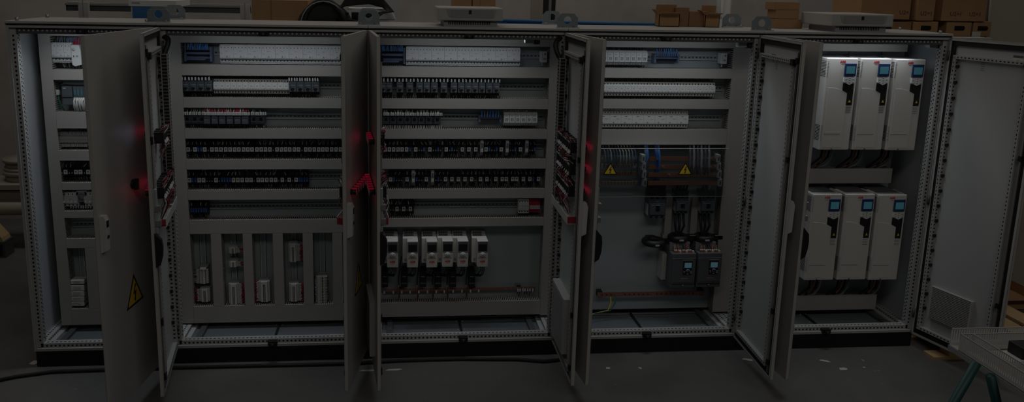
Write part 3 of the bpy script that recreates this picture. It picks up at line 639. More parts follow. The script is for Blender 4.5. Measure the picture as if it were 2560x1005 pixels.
# ------------------------------------------------------------------ terminal columns, second cabinet
def tcol(px0, px1, py0, py1, kind, name_, wires_side=0, ci=0):
    x0, z1 = xz(px0, py0, .29); x1, z0 = xz(px1, py1, .29); xc = (x0+x1)/2; w = (x1-x0)/2; H = z1-z0
    t = thing('terminal_strip', name_, 'terminal strip', (xc, YP-.010, z0), group='white terminal strips'); p = MB(); n = max(3, int(H/.0105)); q = MB(); hh = H/n
    if kind == 'comb':
        for k in range(n):
            z = k*hh; p.prism([(-w, z), (w*.55, z), (w*.55, z+hh*.5), (w*.8, z+hh*.6), (w, z+hh*.95), (-w, z+hh*.95), (-w*1.12, z+hh*.5)], -.06, -.004, 'cream'); q.box(-w*.16, w*.16, -.0608, -.06, z+hh*.3, z+hh*.8, 'hole'); q.box(-w*.5, -w*.42, -.0606, -.06, z, z+hh*.9, 'grey'); q.box(w*.42, w*.5, -.0606, -.06, z, z+hh*.9, 'grey')
    elif kind == 'grid':
        for k in range(n):
            z = k*hh
            for c0, d in ((-.62, .06), (.0, .066), (.62, .056)): p.box(w*(c0-.24), w*(c0+.24), -d, -.004, z+hh*.08, z+hh*.9, 'cream')
        p.box(-w*.9, w*.9, -.045, -.004, 0, H, 'grey'); p.box(-w*.7, w*.5, -.068, -.004, H, H+.012, 'cream')
    else:
        p.box(-w, w, -.05, -.004, 0, H, 'cream'); p.box(-w*.62, w*.62, -.066, -.05, 0, H*.97, 'cream')
        for e in (-1, 1): p.box(e*w*.98, e*w*.7, -.058, -.05, H*.02, H*.98, 'offw')
        q.box(-w*.22, w*.22, -.0668, -.066, H*.02, H*.84, 'dgrey'); q.box(-w*.05, w*.05, -.0674, -.066, H*.02, H*.8, 'offw')
        for k in range(n): q.box(-w, w, -.0506, -.05, k*hh, k*hh+.0008, 'grey')
    p.build('housing', t); q.build('marker_groove', t) if q.v else None
    e = MB(); e.box(-w*.85, w*.85, -.045, -.002, H+(.012 if kind == 'grid' else 0), H+(.012 if kind == 'grid' else 0)+.009, 'grey'); e.build('end_stop', t)
    if wires_side:
        u = MB(); s = 1 if wires_side > 0 else -1; col = ['redwire', 'red', 'redwire'] if abs(wires_side) == 1 else ['grey', 'dgrey', 'offw']
        if abs(wires_side) == 3: col = ['blue', 'dgrey', 'rubber']
        for k in range(int(n*1.6)):
            z = H*(k+.5)/(n*1.6); m = R.choice(col)
            u.tube([(s*w, -.04, z), (s*(w+.02), -.05, z+R.uniform(-.006, .006)), (s*(w+.045), -.035, z+R.uniform(-.012, .012))], .003, m, 5); u.tube([(s*(w*.98), -.044, z), (s*(w+.012+R.uniform(0, .008)), -.05, z+R.uniform(-.003, .003))], .0042, 'offw', 5)
        u.build('wires', t)
    return t
tcol(497, 523, 674, 709, 'grid', 'white gridded terminal strip, upper one in the first column', -2)
tcol(499, 525, 722, 754, 'bar', 'white terminal strip, lower one in the first column', -1)
tcol(571, 593, 619, 633, 'bar', 'short white terminal strip, topmost in the second column', 1)
tcol(572, 594, 653, 667, 'bar', 'short white terminal strip, middle one in the second column', 1)
tcol(571, 598, 709, 760, 'bar', 'long white terminal strip at the foot of the second column', 1)
tcol(647, 675, 703, 754, 'bar', 'long white terminal strip at the foot of the third column', -1)
tcol(721, 744, 611, 654, 'bar', 'white terminal strip, upper one in the fourth column', 1)
tcol(722, 747, 709, 753, 'bar', 'white terminal strip, lower one in the fourth column', 1)
tcol(794, 819, 691, 757, 'comb', 'white comb-shaped terminal strip at the foot of the fifth column', -3)

# ------------------------------------------------------------------ middle cabinet: six small drives with filters, earth bar
def small_drive(w):
    t = thing('small_drive', '', 'drive'); p = MB(); h = w/2
    p.box(-h, h, -.125, -.002, .0, .17, 'cream'); p.box(-h+.002, h-.002, -.045, -.002, -.02, .19, 'grey'); p.build('housing', t, bevel=.003)
    f = MB(); a = h-.070; f.box(a, h, -.20, -.125, -.004, .172, 'cream'); f.prism([(-.125, .172), (-.125, .196), (-.2, .172)], a, h, 'cream', 'x') if False else None
    f.build('front_cover', t, bevel=.003)
    q = MB(); q.box(a+.003, h-.002, -.2025, -.2, .095, .166, 'dgrey'); q.box(a+.009, h-.008, -.2032, -.2, .104, .150, 'black'); q.box(a+.006, h-.006, -.2035, -.2, .098, .101, 'grey'); q.build('display_window', t)
    k = MB(); c = (a+h)/2; k.cyl((c, -.2, .078), (c, -.2035, .078), .020, 'offw', 20)
    for dx, dz in ((-.02, -.012), (.02, -.012), (0, 0), (-.008, .008), (.008, .008)): k.cyl((c+dx, -.2, .076+dz), (c+dx, -.2045, .076+dz), .0035, 'grey', 8)
    k.prism([(a+.006, .058), (c, .05), (h-.006, .058), (h-.006, .0565), (c, .0485), (a+.006, .0565)], -.2008, -.2, 'redwire'); k.build('keypad', t)
    text('logo', 'ABB', .014, 'logo', t, (c, -.2006, .033), bold=.0006)
    m = MB(); m.box(c-.008, c+.008, -.2006, -.2, .018, .0205, 'grey'); m.box(h-.008, h-.004, -.2006, -.2, .006, .010, 'black'); m.box(-h+.012, -h+.026, -.1256, -.125, .012, .03, 'grey'); m.build('marking', t)
    v = MB()
    for j in range(9): x = -h+.012+j*(w*.62)/9; v.box(x, x+.0045, -.085, -.05, .1695, .1715, 'hole'); v.box(x, x+.0045, -.0456, -.045, .174, .187, 'hole')
    v.build('vent_slot', t)
    return t
DX = []
for j, (l, r_) in enumerate(((958, 995), (1005, 1045), (1053, 1093), (1097, 1132), (1134, 1170), (1180, 1219))):
    Yf = YP-.20; xr, zb = xz(r_, 667 if j > 2 else 668.5, Yf); xl, _ = xz(l+4, 667, YP-.125); w = max(.088, xr-xl)
    if j == 5: w += 0.
    x = xr-w/2; DX.append((x, zb, w))
    t = thing('x', '', 'x'); bpy.data.objects.remove(t)
    wd = .098
    put('sdrive', lambda: small_drive(wd), (xr-wd/2, YP, zb+.004), f'small white drive with a dark display, {nth(j)} from the left in the middle cabinet', 'small white drives in the middle cabinet')
    # filter below
    xf = xr-wd+.012; zf = xz(r_, 690, YP-.05)[1]
    def mkf():
        t = thing('filter', '', 'filter'); p = MB(); p.box(-.022, .022, -.06, -.002, -.075, .04, 'black'); p.box(-.018, .018, -.05, -.002, .04, .055, 'black'); p.build('housing', t, bevel=.002); q = MB(); q.box(-.012, .012, -.061, -.06, -.002, .004, 'grey'); q.box(-.018, .018, -.061, -.06, -.05, -.042, 'dgrey'); q.box(-.02, .02, -.055, -.05, .028, .034, 'dgrey'); q.build('marking', t); return t
    put('filter', mkf, (xf, YP, zf), f'black upright filter below the {nth(j)} small drive', 'black filters below the small drives')
    u = MB(); x0 = xr
    for k in range(3): e = xr-.02-k*.011; u.tube([(e, YP-.13, zb-.002), (e+.008, YP-.12, zb-.05), (e+.004-.012*(k > 1), YP-.09, zf+.03), (xf+.06, YP-.055, zf+.002+k*.004), (xf+.018, YP-.045, zf+.002+k*.006)], .0034, 'black', 7)
    u.tube([(xr-.085, YP-.09, zb), (xr-.075, YP-.1, zb-.024), (xr-.055, YP-.11, zb-.03)], .004, 'black', 7)
    o = u.build('cable', None); o.location = (0, 0, 0); tag(o, f'black cables looping from the {nth(j)} small drive to its filter', 'cable', 'cables below the small drives', 'stuff')
    if j:
        u = MB(); xx = xr-wd-.012; u.tube([(xx+.005, YP-.07, zb+.03), (xx-.004, YP-.06, zb-.03), (xx-.014, YP-.05, zf-.03), (xx-.012, YP-.05, zf-.10), (xx-.008, YP-.05, .285)], .0045, 'rubber', 7)
        u.tube([(xx-.013, YP-.056, zf-.06), (xx-.015, YP-.056, zf-.09), (xx-.010, YP-.055, .275)], .0034, 'copper', 7)
        o = u.build('motor_cable', None); tag(o, f'dark motor cable dropping left of the {nth(j)} small drive', 'cable', 'cables below the small drives')
wires('pale ferrules under the filters along the bottom duct, middle cabinet', 2.06, 2.75, .33, -.03, YP-.05, 12, ['rubber', 'black'], True, .0045, .3)
xa, zc = xz(962, 726, YP-.03); xb, _ = xz(1340, 720, YP-.03)
t = thing('earth_bar', 'long thin copper earth bar above the bottom duct of the middle cabinet', 'busbar', (xa, YP-.03, zc)); p = MB(); p.box(0, 3.11-xa, -.004, .004, -.009, .009, 'bronze'); p.build('copper_bar', t)
q = MB()
for k in range(26): x = .02+(3.08-xa)*k/26; q.cyl((x, -.004, 0), (x, -.007, 0), .004, 'steel' if k > 20 else 'bronze', 6)
q.build('screw', t); s = MB()
for x in (.1, .6, 3.0-xa): s.box(x-.012, x+.012, .004, .03, -.012, .012, 'black')
s.build('standoff', t)
wires('pale wires at the right end of the earth bar, middle cabinet', 2.98, 3.1, zc, -.055, YP-.04, 7, ['offw', 'rubber', 'black'], True, .004, .1)
x, z = xz(1294, 714, YP-.006); t = MB((x, YP, z)); t.box(x-.02, x+.02, YP-.006, YP-.0, z-.018, z+.018, 'grey'); tag(t.build('label_plate', None, (x, YP, z)), 'small grey plate stuck on the mounting plate above the earth bar', 'label')

# ------------------------------------------------------------------ fourth cabinet: busbars, breakers, soft starters
YB = .25
xa, _ = xz(1622, 430, YB); xb, _ = xz(1796, 430, YB); x00 = xz(1504, 430, YB)[0]
for k, py in enumerate((396.5, 417.3, 437, 457.7)):
    z = xz(1700, py, YB)[1]
    t = thing('busbar', f'flat copper busbar, {nth(k)} from the top behind the clear cover', 'busbar', (xa, YB, z), group='copper busbars behind the clear cover'); p = MB(); p.box(0, xb-xa, 0, .006, -.014, .014, 'copper'); p.build('copper_bar', t)
    q = MB()
    for j in range(18): x = .03+(xb-xa-.05)*j/18; q.cyl((x, 0, 0), (x, -.001, 0), .0032, 'bronze', 6)
    for j in range(7): x = (xb-xa)*(.58+.06*j); q.cyl((x, 0, .004), (x, -.008, .004), .006, 'steel', 6) if k < 3 else None
    x = .05+.045*k; q.cyl((x, 0, 0), (x, -.012, 0), .008, 'steel', 6) if k < 3 else None
    q.build('bolt', t)
for k, py in enumerate((392, 411.5, 431, 452)):
    for px, pn, nm in ((1609, 0, 'left'), (1797, 1, 'right')):
        x, z = xz(px+k*1.2, py+5, YB-.02)
        def mk():
            t = thing('busbar_support', '', 'support'); p = MB(); p.box(-.012, .012, -.02, .09, -.026, .026, 'offw'); p.build('body', t, bevel=.002); q = MB(); q.box(-.005, .005, -.0206, -.02, -.013, .013, 'dgrey'); q.build('recess', t); return t
        put('bsup', mk, (x, YB, z), f'white busbar support, {nth(k)} from the top at the {nm} end of the busbars', 'white busbar supports')
for k, py in enumerate((394, 415, 434, 457)):
    z = xz(1550, py, YB+.02)[1]
    t = thing('neutral_bar', f'short terminal bar with screws, {nth(k)} from the top behind the left warning sign', 'busbar', (x00, YB+.02, z), group='short terminal bars behind the clear cover'); xe = xz(1590 if k < 3 else 1603, 430, YB+.02)[0]
    p = MB(); p.box(0, xe-x00, 0, .006, -.012, .012, 'bronze' if k > 1 else 'grey'); p.box(0, xe-x00, -.001, .0, .010, .0125, 'offw'); p.build('bar', t); q = MB()
    for j in range(11): x = .02+(xe-x00-.03)*j/11; q.box(x-.004, x+.004, -.006, 0, -.008, .008, 'steel' if k in (0, 3) else 'bronze')
    q.build('clamp', t)
u = MB(); x1 = xz(1595, 430, YB)[0]
for k in range(11):
    x = x00+.015+(x1-x00-.02)*k/11; u.tube([(x-.012, YB+.03, 1.335), (x, YB+.0, 1.29), (x+.006, YB-.0, 1.24), (x+.004, YB+.01, 1.20-.05*(k % 2))], .004, R.choice(['lblue', 'grey', 'lblue', 'offw']), 7)
tag(u.build('neutral_wires', None), 'pale blue and grey wires dropping onto the short terminal bars', 'wires', kind='stuff')
u = MB(); xw = xz(1600, 430, YB)[0]
for k, (dx, m) in enumerate(((0, 'lblue'), (.012, 'bwire'), (.07, 'blue'), (.08, 'blue'), (.09, 'bwire'))): u.tube([(xw+dx+.03, YB+.03, 1.338), (xw+dx+.035, YB, 1.26), (xw+dx+(.01 if k < 2 else .04), YB+.01, 1.16), (xw+dx+(-.0 if k < 2 else .045), YB+.03, 1.06)], .009, m, 8)
tag(u.build('blue_cables', None), 'thick blue cables dropping beside the busbar supports', 'cable', kind='stuff')
u = MB(); xs = xz(1722, 430, YB)[0]
for k in range(6):
    x = xs+k*.026; u.tube([(x+.004, YB+.03, 1.338), (x, YB-.004, 1.28), (x, YB-.012, 1.2), (x+.004, YB-.01, 1.14)], .008, 'grey' if k % 2 else 'dgrey', 8)
tag(u.build('grey_cables', None), 'grey cables running down over the right half of the busbars', 'cable', kind='stuff')
# clear cover with warning signs
YC = .19
ca, cz1 = xz(1500, 372, YC); cb, cz0 = xz(1806, 490, YC)
t = thing('clear_cover', 'clear acrylic cover with two yellow warning signs over the busbars', 'cover', (ca, YC, cz0)); W = cb-ca; H = cz1-cz0
p = MB(); p.box(0, W, 0, .004, 0, H, 'acrylic'); p.box(0, W, .004, .16, H-.004, H, 'acrylic'); p.build('pane', t)
q = MB(); q.box(0, W+.02, -.001, .003, H, H+.003, 'offw'); q.box(0, W+.02, -.0, .004, -.003, 0, 'zinc'); q.build('polished_edge', t)
def warning(parent, size, loc, name='warning_sign', rot=0.):
    p = MB(); s = size; p.prism([(-s, 0), (s, 0), (0, s*1.74)], -.0015, 0, 'black'); p.prism([(-s*.80, s*.12), (s*.80, s*.12), (0, s*1.50)], -.0022, -.0015, 'yellow')
    p.prism([(.06*s, 1.15*s), (-.20*s, .62*s), (.0, .66*s), (-.06*s, .34*s), (-.13*s, .36*s), (.0, .16*s), (.10*s, .40*s), (.03*s, .38*s), (.20*s, .80*s), (-.02*s, .76*s), (.20*s, 1.15*s)], -.0028, -.0022, 'black')
    return p.build(name, parent, loc, rot)
for px in (1525, 1712):
    x, z = xz(px, 436.5, YC); x2 = xz(px+17.5, 436.5, YC)[0]; warning(t, x2-x, (x-ca, -.0004, z-cz0))
# moulded case breakers
def mccb(w, h):
    t = thing('moulded_breaker', '', 'circuit breaker'); p = MB(); p.box(-w/2, w/2, -.09, -.002, 0, h, 'dark'); p.box(-w*.46, w*.46, -.105, -.09, h*.18, h*.68, 'dark'); p.box(-w/2, w/2, -.088, -.002, h, h+.03, 'black'); p.build('housing', t, bevel=.002)
    q = MB(); q.box(-.012, .012, -.112, -.105, h*.36, h*.58, 'black'); q.box(-.008, .008, -.122, -.11, h*.5, h*.57, 'black'); q.build('toggle', t); g = MB(); g.box(-.014, .014, -.1055, -.105, h*.60, h*.62, 'offw'); g.box(-w*.36, -w*.2, -.1055, -.105, h*.6, h*.615, 'offw'); g.box(-w*.1, w*.1, -.0905, -.09, h*.74, h*.77, 'grey'); g.box(-w/2-.001, -w/2, -.08, -.02, h*.12, h*.62, 'offw')
    for k in range(3): x = -w*.33+w*.33*k; g.box(x-.01, x+.01, -.0906, -.09, h*.86, h*.96, 'black'); g.box(x-.01, x+.01, -.0906, -.09, h*.02, h*.1, 'black')
    g.build('marking', t); return t
for j, (l, r_, y0, y1) in enumerate(((1621, 1663, 491, 547), (1689, 1720, 490, 535), (1751, 1786, 490, 535))):
    x0, z0 = xz(l, y1, YP-.1); x1, _ = xz(r_, y1, YP-.1); _, z1 = xz(l, y0, YP-.1); t = mccb(x1-x0, z1-z0); t.location = ((x0+x1)/2, YP, z0); t['label'] = f'dark moulded case breaker, {["leftmost and widest", "middle", "rightmost"][j]} of three under the busbars'; t['group'] = 'moulded case breakers'
    u = MB(); xm = (x0+x1)/2; zt_ = xz(1700, 457.7, YB)[1]
    if j == 0: u.box(x0, x1, YP-.075, YP-.03, z1+.03, zt_+.0, 'black')
    else:
        for k in range(4 if j == 1 else 3): xx = xm+(k-1.5)*.022; u.tube([(xx, YP-.06, z1+.02), (xx, YP-.075, z1+.06), (xx-.004, YP-.09, zt_-.0)], .008, 'black' if j == 1 or k < 2 else 'offw', 8)
    o = u.build('supply_cable', None); tag(o, f'black supply link rising from the {["left", "middle", "right"][j]} moulded case breaker to the busbars', 'cable')
    if j:
        zb = z0-.30; u = MB()
        for k in range(3): xx = xm-.035+k*.03; u.tube([(xx, YP-.06, z0), (xx+.004, YP-.08, z0-.09), (xm-.02+k*.008, YP-.09, z0-.16), (xx-.01+k*.008, YP-.1, z0-.22), (xx+.0, YP-.12, z0-.33)], .0085, 'black', 8)
        o = u.build('motor_cable', None); tag(o, f'black cables from the {["", "middle", "right"][j]} moulded case breaker down to a soft starter', 'cable')
        tt = thing('current_transformer', f'black ring transformer around the cables under the {["", "middle", "right"][j]} moulded case breaker', 'transformer', (xm-.01, YP-.09, z0-.165)); p = MB()
        p.tube([(.05*math.cos(a*math.pi/12), .05*math.sin(a*math.pi/12), 0) for a in range(25)], .021, 'black', 10); p.build('ring', tt); q = MB(); q.box(.06, .13, -.01, .02, -.016, .016, 'black'); q.build('clamp_arm', tt); q = MB(); q.box(-.016, .014, -.0735, -.071, -.006, .004, 'offw'); q.box(.075, .13, -.0115, -.01, .012, .016, 'offw'); q.build('marking', tt)
tt = thing('current_transformer', 'black ring transformer with nothing through it, left of the soft starters', 'transformer', (*at(1634, 604, Y=YP-.09)[:2], at(1634, 604, Y=YP-.09)[2])); p = MB(); p.tube([(.058*math.cos(a*math.pi/12), .058*math.sin(a*math.pi/12), 0) for a in range(25)], .024, 'black', 10); p.build('ring', tt)
q = MB(); q.box(.07, .15, -.01, .02, -.016, .016, 'black'); q.box(-.03, .03, .05, .088, -.02, .02, 'black'); q.build('clamp_arm', tt); q = MB(); q.box(-.014, .014, -.0835, -.081, -.006, .004, 'offw'); q.build('marking', tt)
# thin wire ducts around the breakers
for px, a, c2, lab in ((1673, 492, 585, 'left'), (1738, 492, 585, 'right')):
    x, z1 = xz(px, a, YP-.04); _, z0 = xz(px, c2, YP-.04); duct(x-.022, x+.022, z0, z1, f'narrow upright cable duct on the {lab} of the middle moulded case breaker', True, YP, YP-.05)
xa_, zc_ = xz(1656, 586, YP-.04); xb_, _ = xz(1795, 586, YP-.04); duct(xa_, xb_, zc_-.04, zc_-.0, 'narrow horizontal cable duct above the soft starters', False, YP, YP-.05)
# soft starters
def soft(w, h):
    t = thing('soft_starter', '', 'soft starter'); p = MB(); p.box(-w/2, w/2, -.19, -.002, 0, h, 'dgrey'); p.box(-w/2+.004, w/2-.004, -.2, -.19, .03, h-.03, 'dgrey'); p.box(-w/2+.006, w/2-.02, -.12, -.002, h, h+.055, 'grey'); p.build('housing', t, bevel=.003)
    q = MB(); q.box(-w/2-.03, -w/2, -.09, -.002, .02, h*.85, 'offw'); q.build('heat_sink', t)
    q = MB()
    for k in range(3):
        x = -w*.28+w*.27*k; q.box(x-.014, x+.014, -.17, -.13, h, h+.012, 'copper'); q.cyl((x, -.15, h+.01), (x, -.15, h+.018), .007, 'steel', 6); q.box(x+.016, x+.026, -.188, -.165, h, h+.016, 'offw')
    q.build('terminal_screw', t)
    q = MB(); q.box(-w*.04, w*.32, -.209, -.2, h*.42, h*.8, 'black'); q.box(-w*.06, w*.36, -.2035, -.2, h*.82, h*.828, 'grey'); q.build('control_panel', t)
    s = MB(); s.box(.0, w*.29, -.2105, -.209, h*.61, h*.76, 'screen2'); s.build('display', t)
    k = MB(); c = w*.145; k.cyl((c, -.209, h*.53), (c, -.2115, h*.53), .013, 'lblue', 16); k.box(c-.008, c+.008, -.2122, -.2115, h*.53-.001, h*.53+.001, 'black'); k.box(c-.001, c+.001, -.2122, -.2115, h*.53-.008, h*.53+.008, 'black')
    for dx, dz, m in ((-.024, .02, 'lblue'), (.024, .02, 'lblue'), (-.024, -.016, 'redwire'), (0, -.022, 'grey'), (.022, -.016, 'grey'), (-.024, -.005, 'grey'), (.022, -.005, 'grey')): k.box(c+dx-.006, c+dx+.006, -.2108, -.209, h*.53+dz-.0035, h*.53+dz+.0035, m)
    k.build('keypad', t)
    m = MB(); m.box(-w*.12, w*.3, -.2008, -.2, h*.24, h*.245, 'grey'); m.box(-w*.1, w*.2, -.2008, -.2, h*.28, h*.30, 'grey'); m.box(-w*.42, w*.44, -.2008, -.2, h*.17, h*.175, 'black'); m.box(-w*.42, w*.44, -.2008, -.2, h*.12, h*.125, 'black'); m.cyl((0, -.2, h*.085), (0, -.203, h*.085), .005, 'grey', 8); m.box(-w*.42, w*.44, -.2008, -.2, h*.86, h*.87, 'black'); m.build('marking', t)
    return t
sx = []
for j, (l, r_, yb) in enumerate(((1676, 1736, 721), (1741.5, 1800, 719.5))):
    x0, z0 = xz(l, yb, YP-.2); x1, _ = xz(r_, yb, YP-.2); _, z1 = xz(l, 636, YP-.2)
    if j == 0: sw, sh = x1-x0, z1-z0
    put('soft', lambda: soft(sw, sh), ((x0+x1)/2, YP, z0), f'dark soft starter with a lit display, the {["left", "right"][j]} of the pair', 'pair of soft starters')
    wires(f'red and dark wires on top of the {["left", "right"][j]} soft starter', x0+.02, x1-.02, z0+sh, .05, YP-.15, 9, ['redwire', 'rubber', 'bronze'], True, .005, .3)
xa, za = xz(1494, 737, YP-.06); xb = xz(1762, 736, YP-.06)[0]
t = thing('earth_bar', 'long copper earth bar below the soft starters in the fourth cabinet', 'busbar', (xa, YP-.06, za)); p = MB(); p.box(0, xb-xa, 0, .006, -.015, .015, 'bronze'); p.build('copper_bar', t); q = MB()
for k in range(22): x = .03+(xb-xa-.05)*k/22; q.cyl((x, 0, 0), (x, -.004, 0), .004, 'steel' if k in (3, 4, 11, 21) else 'black', 6)
q.build('bolt', t); s = MB()
for x in (.02, xb-xa-.02): s.box(x-.015, x+.015, .006, .06, -.02, .02, 'black')
s.build('standoff', t)
u = MB(); x, z = xz(1527, 742, YP-.07)
for k in range(2): u.tube([(x+k*.03, YP-.07, z), (x+k*.03, YP-.08, z-.04), (x-.02+k*.02, YP-.09, z-.09), (x-.13, YP-.12, z-.10), (x-.2, YP-.16, z-.12)], .004, 'yellow' if k == 0 else 'green', 7)
tag(u.build('earth_wires', None), 'green and yellow earth wires hanging from the earth bar, fourth cabinet', 'cable', kind='stuff')
# devices seen in the slot to the right of the fourth cabinet duct
for j, (py0, py1) in enumerate(((122, 175), (178, 240), (295, 345), (350, 400))):
    x, z1 = xz(1880-j*3.5, py0, .3); _, z0 = xz(1880, py1, .3)
    t = thing('side_relay', f'dark grey device beside the right-hand duct of the fourth cabinet, {nth(j)} from top', 'relay', (x+.01, YP-.004, z0), group='devices in the slot'); p = MB(); p.box(-.03, .03, -.075, 0, 0, (z1-z0)*.7, 'dgrey'); p.box(-.02, .02, -.08, -.075, .02, (z1-z0)*.45, 'grey'); p.build('housing', t); q = MB(); q.tube([(-.01, -.05, (z1-z0)*.7), (0, -.06, z1-z0)], .008, 'black', 7); q.build('cable', t)
for py, lab in ((690, 'upper'), (712, 'lower')):
    x, z = xz(1829, py, .3); t = thing('side_terminal', f'cream terminal block low in the slot beside the fourth cabinet duct, {lab} one', 'terminal block', (x+.012, YP-.004, z)); p = MB(); p.box(-.04, .04, -.06, 0, -.022, .022, 'cream'); p.build('housing', t); q = MB()
    for k in range(4): q.box(-.034+k*.018, -.024+k*.018, -.061, -.06, -.012, .012, 'hole')
    q.build('terminal_screw', t)

# ------------------------------------------------------------------ rightmost cabinet: six large drives
def big_drive(w, h, d):
    t = thing('large_drive', '', 'drive'); X = lambda f: -w/2+w*f; Z = lambda f: h*(1-f)
    p = MB(); p.box(-w/2+.006, w/2-.004, -d+.03, 0, .02, h-.01, 'offw'); p.box(-w/2, w/2, -d, -d+.15, 0, h, 'cream'); p.build('housing', t, bevel=.006)
    c = MB(); c.prism([(X(.10), Z(.97)), (X(.735), Z(.97)), (X(.735), Z(.375)), (X(.57), Z(.345)), (X(.30), Z(.32)), (X(.10), Z(.32))], -d-.002, -d, 'cream'); c.box(X(.10), X(.66), -d-.0026, -d-.002, Z(.82), Z(.823), 'hole'); c.build('cover', t)
    k = MB(); k.prism([(X(.575), Z(.27)), (X(.93), Z(.27)), (X(.93), Z(.505)), (X(.745), Z(.505)), (X(.745), Z(.375)), (X(.575), Z(.345))], -d-.003, -d, 'black'); k.build('dark_panel', t)
    s = MB(); s.box(X(.565), X(.935), -d-.010, -d, Z(.19), Z(.055), 'navy'); s.build('display_frame', t, bevel=.002); g = MB(); g.box(X(.61), X(.885), -d-.0115, -d-.010, Z(.163), Z(.085), 'screen'); g.build('display', t)
    n = MB(); n.prism([(X(.57), Z(.20)), (X(.935), Z(.20)), (X(.935), Z(.255)), (X(.76), Z(.285)), (X(.57), Z(.255))], -d-.009, -d, 'white')
    for dx, dz in ((0, 0), (-.024, .006), (.024, .006), (-.024, -.012), (.024, -.012), (0, .014), (0, -.014)): n.cyl((X(.755)+dx, -d-.009, Z(.232)+dz), (X(.755)+dx, -d-.0105, Z(.232)+dz), .0042, 'grey', 8)
    n.build('keypad', t)
    text('logo', 'ABB', .015, 'logo', t, (X(.50), -d-.0008, Z(.04)), bold=.0006)
    m = MB(); m.box(X(.45), X(.54), -d-.0006, -d, Z(.068), Z(.064), 'dgrey'); m.cyl((X(.42), -d, Z(.985)), (X(.42), -d-.003, Z(.985)), .005, 'dgrey', 8)
    m.prism([(X(.80), Z(.475)), (X(.885), Z(.475)), (X(.842), Z(.445))], -d-.0036, -d-.003, 'yellow'); m.build('marking', t)
    v = MB()
    for j in range(4): v.box(X(.745), X(.91), -d-.0008, -d, Z(.53+.018*j), Z(.526+.018*j), 'dgrey')
    for j in range(11):
        for f0 in (.035, .73): v.box(-w/2-.0008, -w/2, -d+.012, -d+.07, Z(f0+.016*j+.006), Z(f0+.016*j), 'hole'); v.box(X(.0), X(.055), -d-.0008, -d, Z(f0+.016*j+.005), Z(f0+.016*j), 'grey')
    v.build('vent_slot', t)
    q = MB(); q.box(-w/2+.02, w/2-.02, -d+.05, -.01, h-.01, h+.002, 'dgrey'); q.box(-w*.2, w*.25, -.012, -.002, h, h+.03, 'zinc'); q.box(-w*.1, w*.12, -.014, -.012, h+.008, h+.022, 'offw'); q.build('top_bracket', t)
    return t
YL = .10; dd = YP-YL
x0, z1 = xz(2153, 147, YL); x1, _ = xz(2229, 148, YL); _, z0 = xz(2170, 376, YL); bw, bh = (x1-x0)*1.0, z1-z0
ups = [(2146, 147, 2122, 375), (2229, 148, 2205, 375), (2315, 150, 2287, 376)]
for j, (a, b0, c2, d2) in enumerate(ups):
    xr = (xz(a, b0, YL)[0]+xz(c2, d2, YL)[0])/2; zz = xz(c2, d2, YL)[1]
    put('bdrive', lambda: big_drive(bw, bh, dd), (xr-bw/2, YP, zz), f'large white drive with a lit blue display, {["left", "middle", "right"][j]} one of the upper three', 'large white drives in the rightmost cabinet')
lows = [(2105, 491, 2084, 700), (2187.5, 491.5, 2164, 699), (2267.6, 492, 2242, 699.5)]
for j, (a, b0, c2, d2) in enumerate(lows):
    xr = (xz(a, b0, YL)[0]+xz(c2, d2, YL)[0])/2; zz = xz(c2, d2, YL)[1]
    put('bdrive', None, (xr-bw/2, YP, zz), f'large white drive with a lit blue display, {["left", "middle", "right"][j]} one of the lower three', 'large white drives in the rightmost cabinet')
xe = 5.53
def plain_duct(px, y0, y1, lab):
    z1 = xz(px, y0, YD)[1]; z0 = xz(px, y1, YD)[1]; duct(4.47, xe, z0, z1, lab)
duct(4.47, xe, xz(2150, 128, YD)[1], xz(2150, 104, YD)[1], 'grey horizontal cable duct above the upper drives of the rightmost cabinet')
plain_duct(2150, 422, 457.5, 'grey horizontal cable duct between the upper and lower drives')
plain_duct(2100, 738, 774, 'grey horizontal cable duct below the lower drives')
for j, (px, py, tier) in enumerate(((2060, 385, 'upper'), (2135, 385, 'upper'), (2210, 385, 'upper'), (2030, 712, 'lower'), (2100, 712, 'lower'), (2180, 712, 'lower'))):
    x, z = xz(px, py, .25); u = MB()
    for k in range(4): dx = k*.024; u.tube([(x+dx, .27, z+.04), (x+dx-.02, .25, z-.02), (x+dx-.07+.03*(k % 2), .27, z-.075), (x+dx-.10, .30, z-.12)], .0085, ['black', 'bronze', 'black', 'grey'][k], 8)
    tag(u.build('motor_cable', None), f'dark cables under the {["left", "middle", "right"][j % 3]} drive of the {tier} three', 'cable', 'cables under the large drives', 'stuff')

# door switches at the top right corners
for j, (px, py) in enumerate(((1330, 100), (1860, 110), (2336, 111))):
    x, z = xz(px, py, .07)
    def mk():
        t = thing('door_switch', '', 'switch'); p = MB(); p.box(-.045, .012, -.022, .022, -.02, .014, 'zinc'); p.build('body', t, bevel=.004); q = MB(); q.box(.012, .045, -.026, .024, -.024, .018, 'black'); q.cyl((.03, -.026, -.004), (.03, -.03, -.004), .010, 'darksteel', 12); q.box(.0, .05, -.015, .02, .018, .034, 'black'); q.build('plunger_block', t); return t
    put('dsw', mk, (x, .07, z), f'silver door switch with a black end in the top right corner of the {CAB[j+2]} cabinet', 'door switches')
# lamps under the cabinet tops
for i in range(5):
    x0, x1 = BX[i], BX[i+1]; xm = (x0+x1)/2; L = .32 if i else .24
    t = thing('cabinet_lamp', f'slim tube lamp under the roof of the {CAB[i]} cabinet', 'lamp', (xm, .085, 2.045), group='cabinet lamps'); p = MB(); p.box(-L, L, -.015, .015, .0, .03, 'offw'); p.build('housing', t); q = MB(); q.box(-L+.02, L-.02, -.010, .010, -.008, 0, 'led'); q.build('diffuser', t)

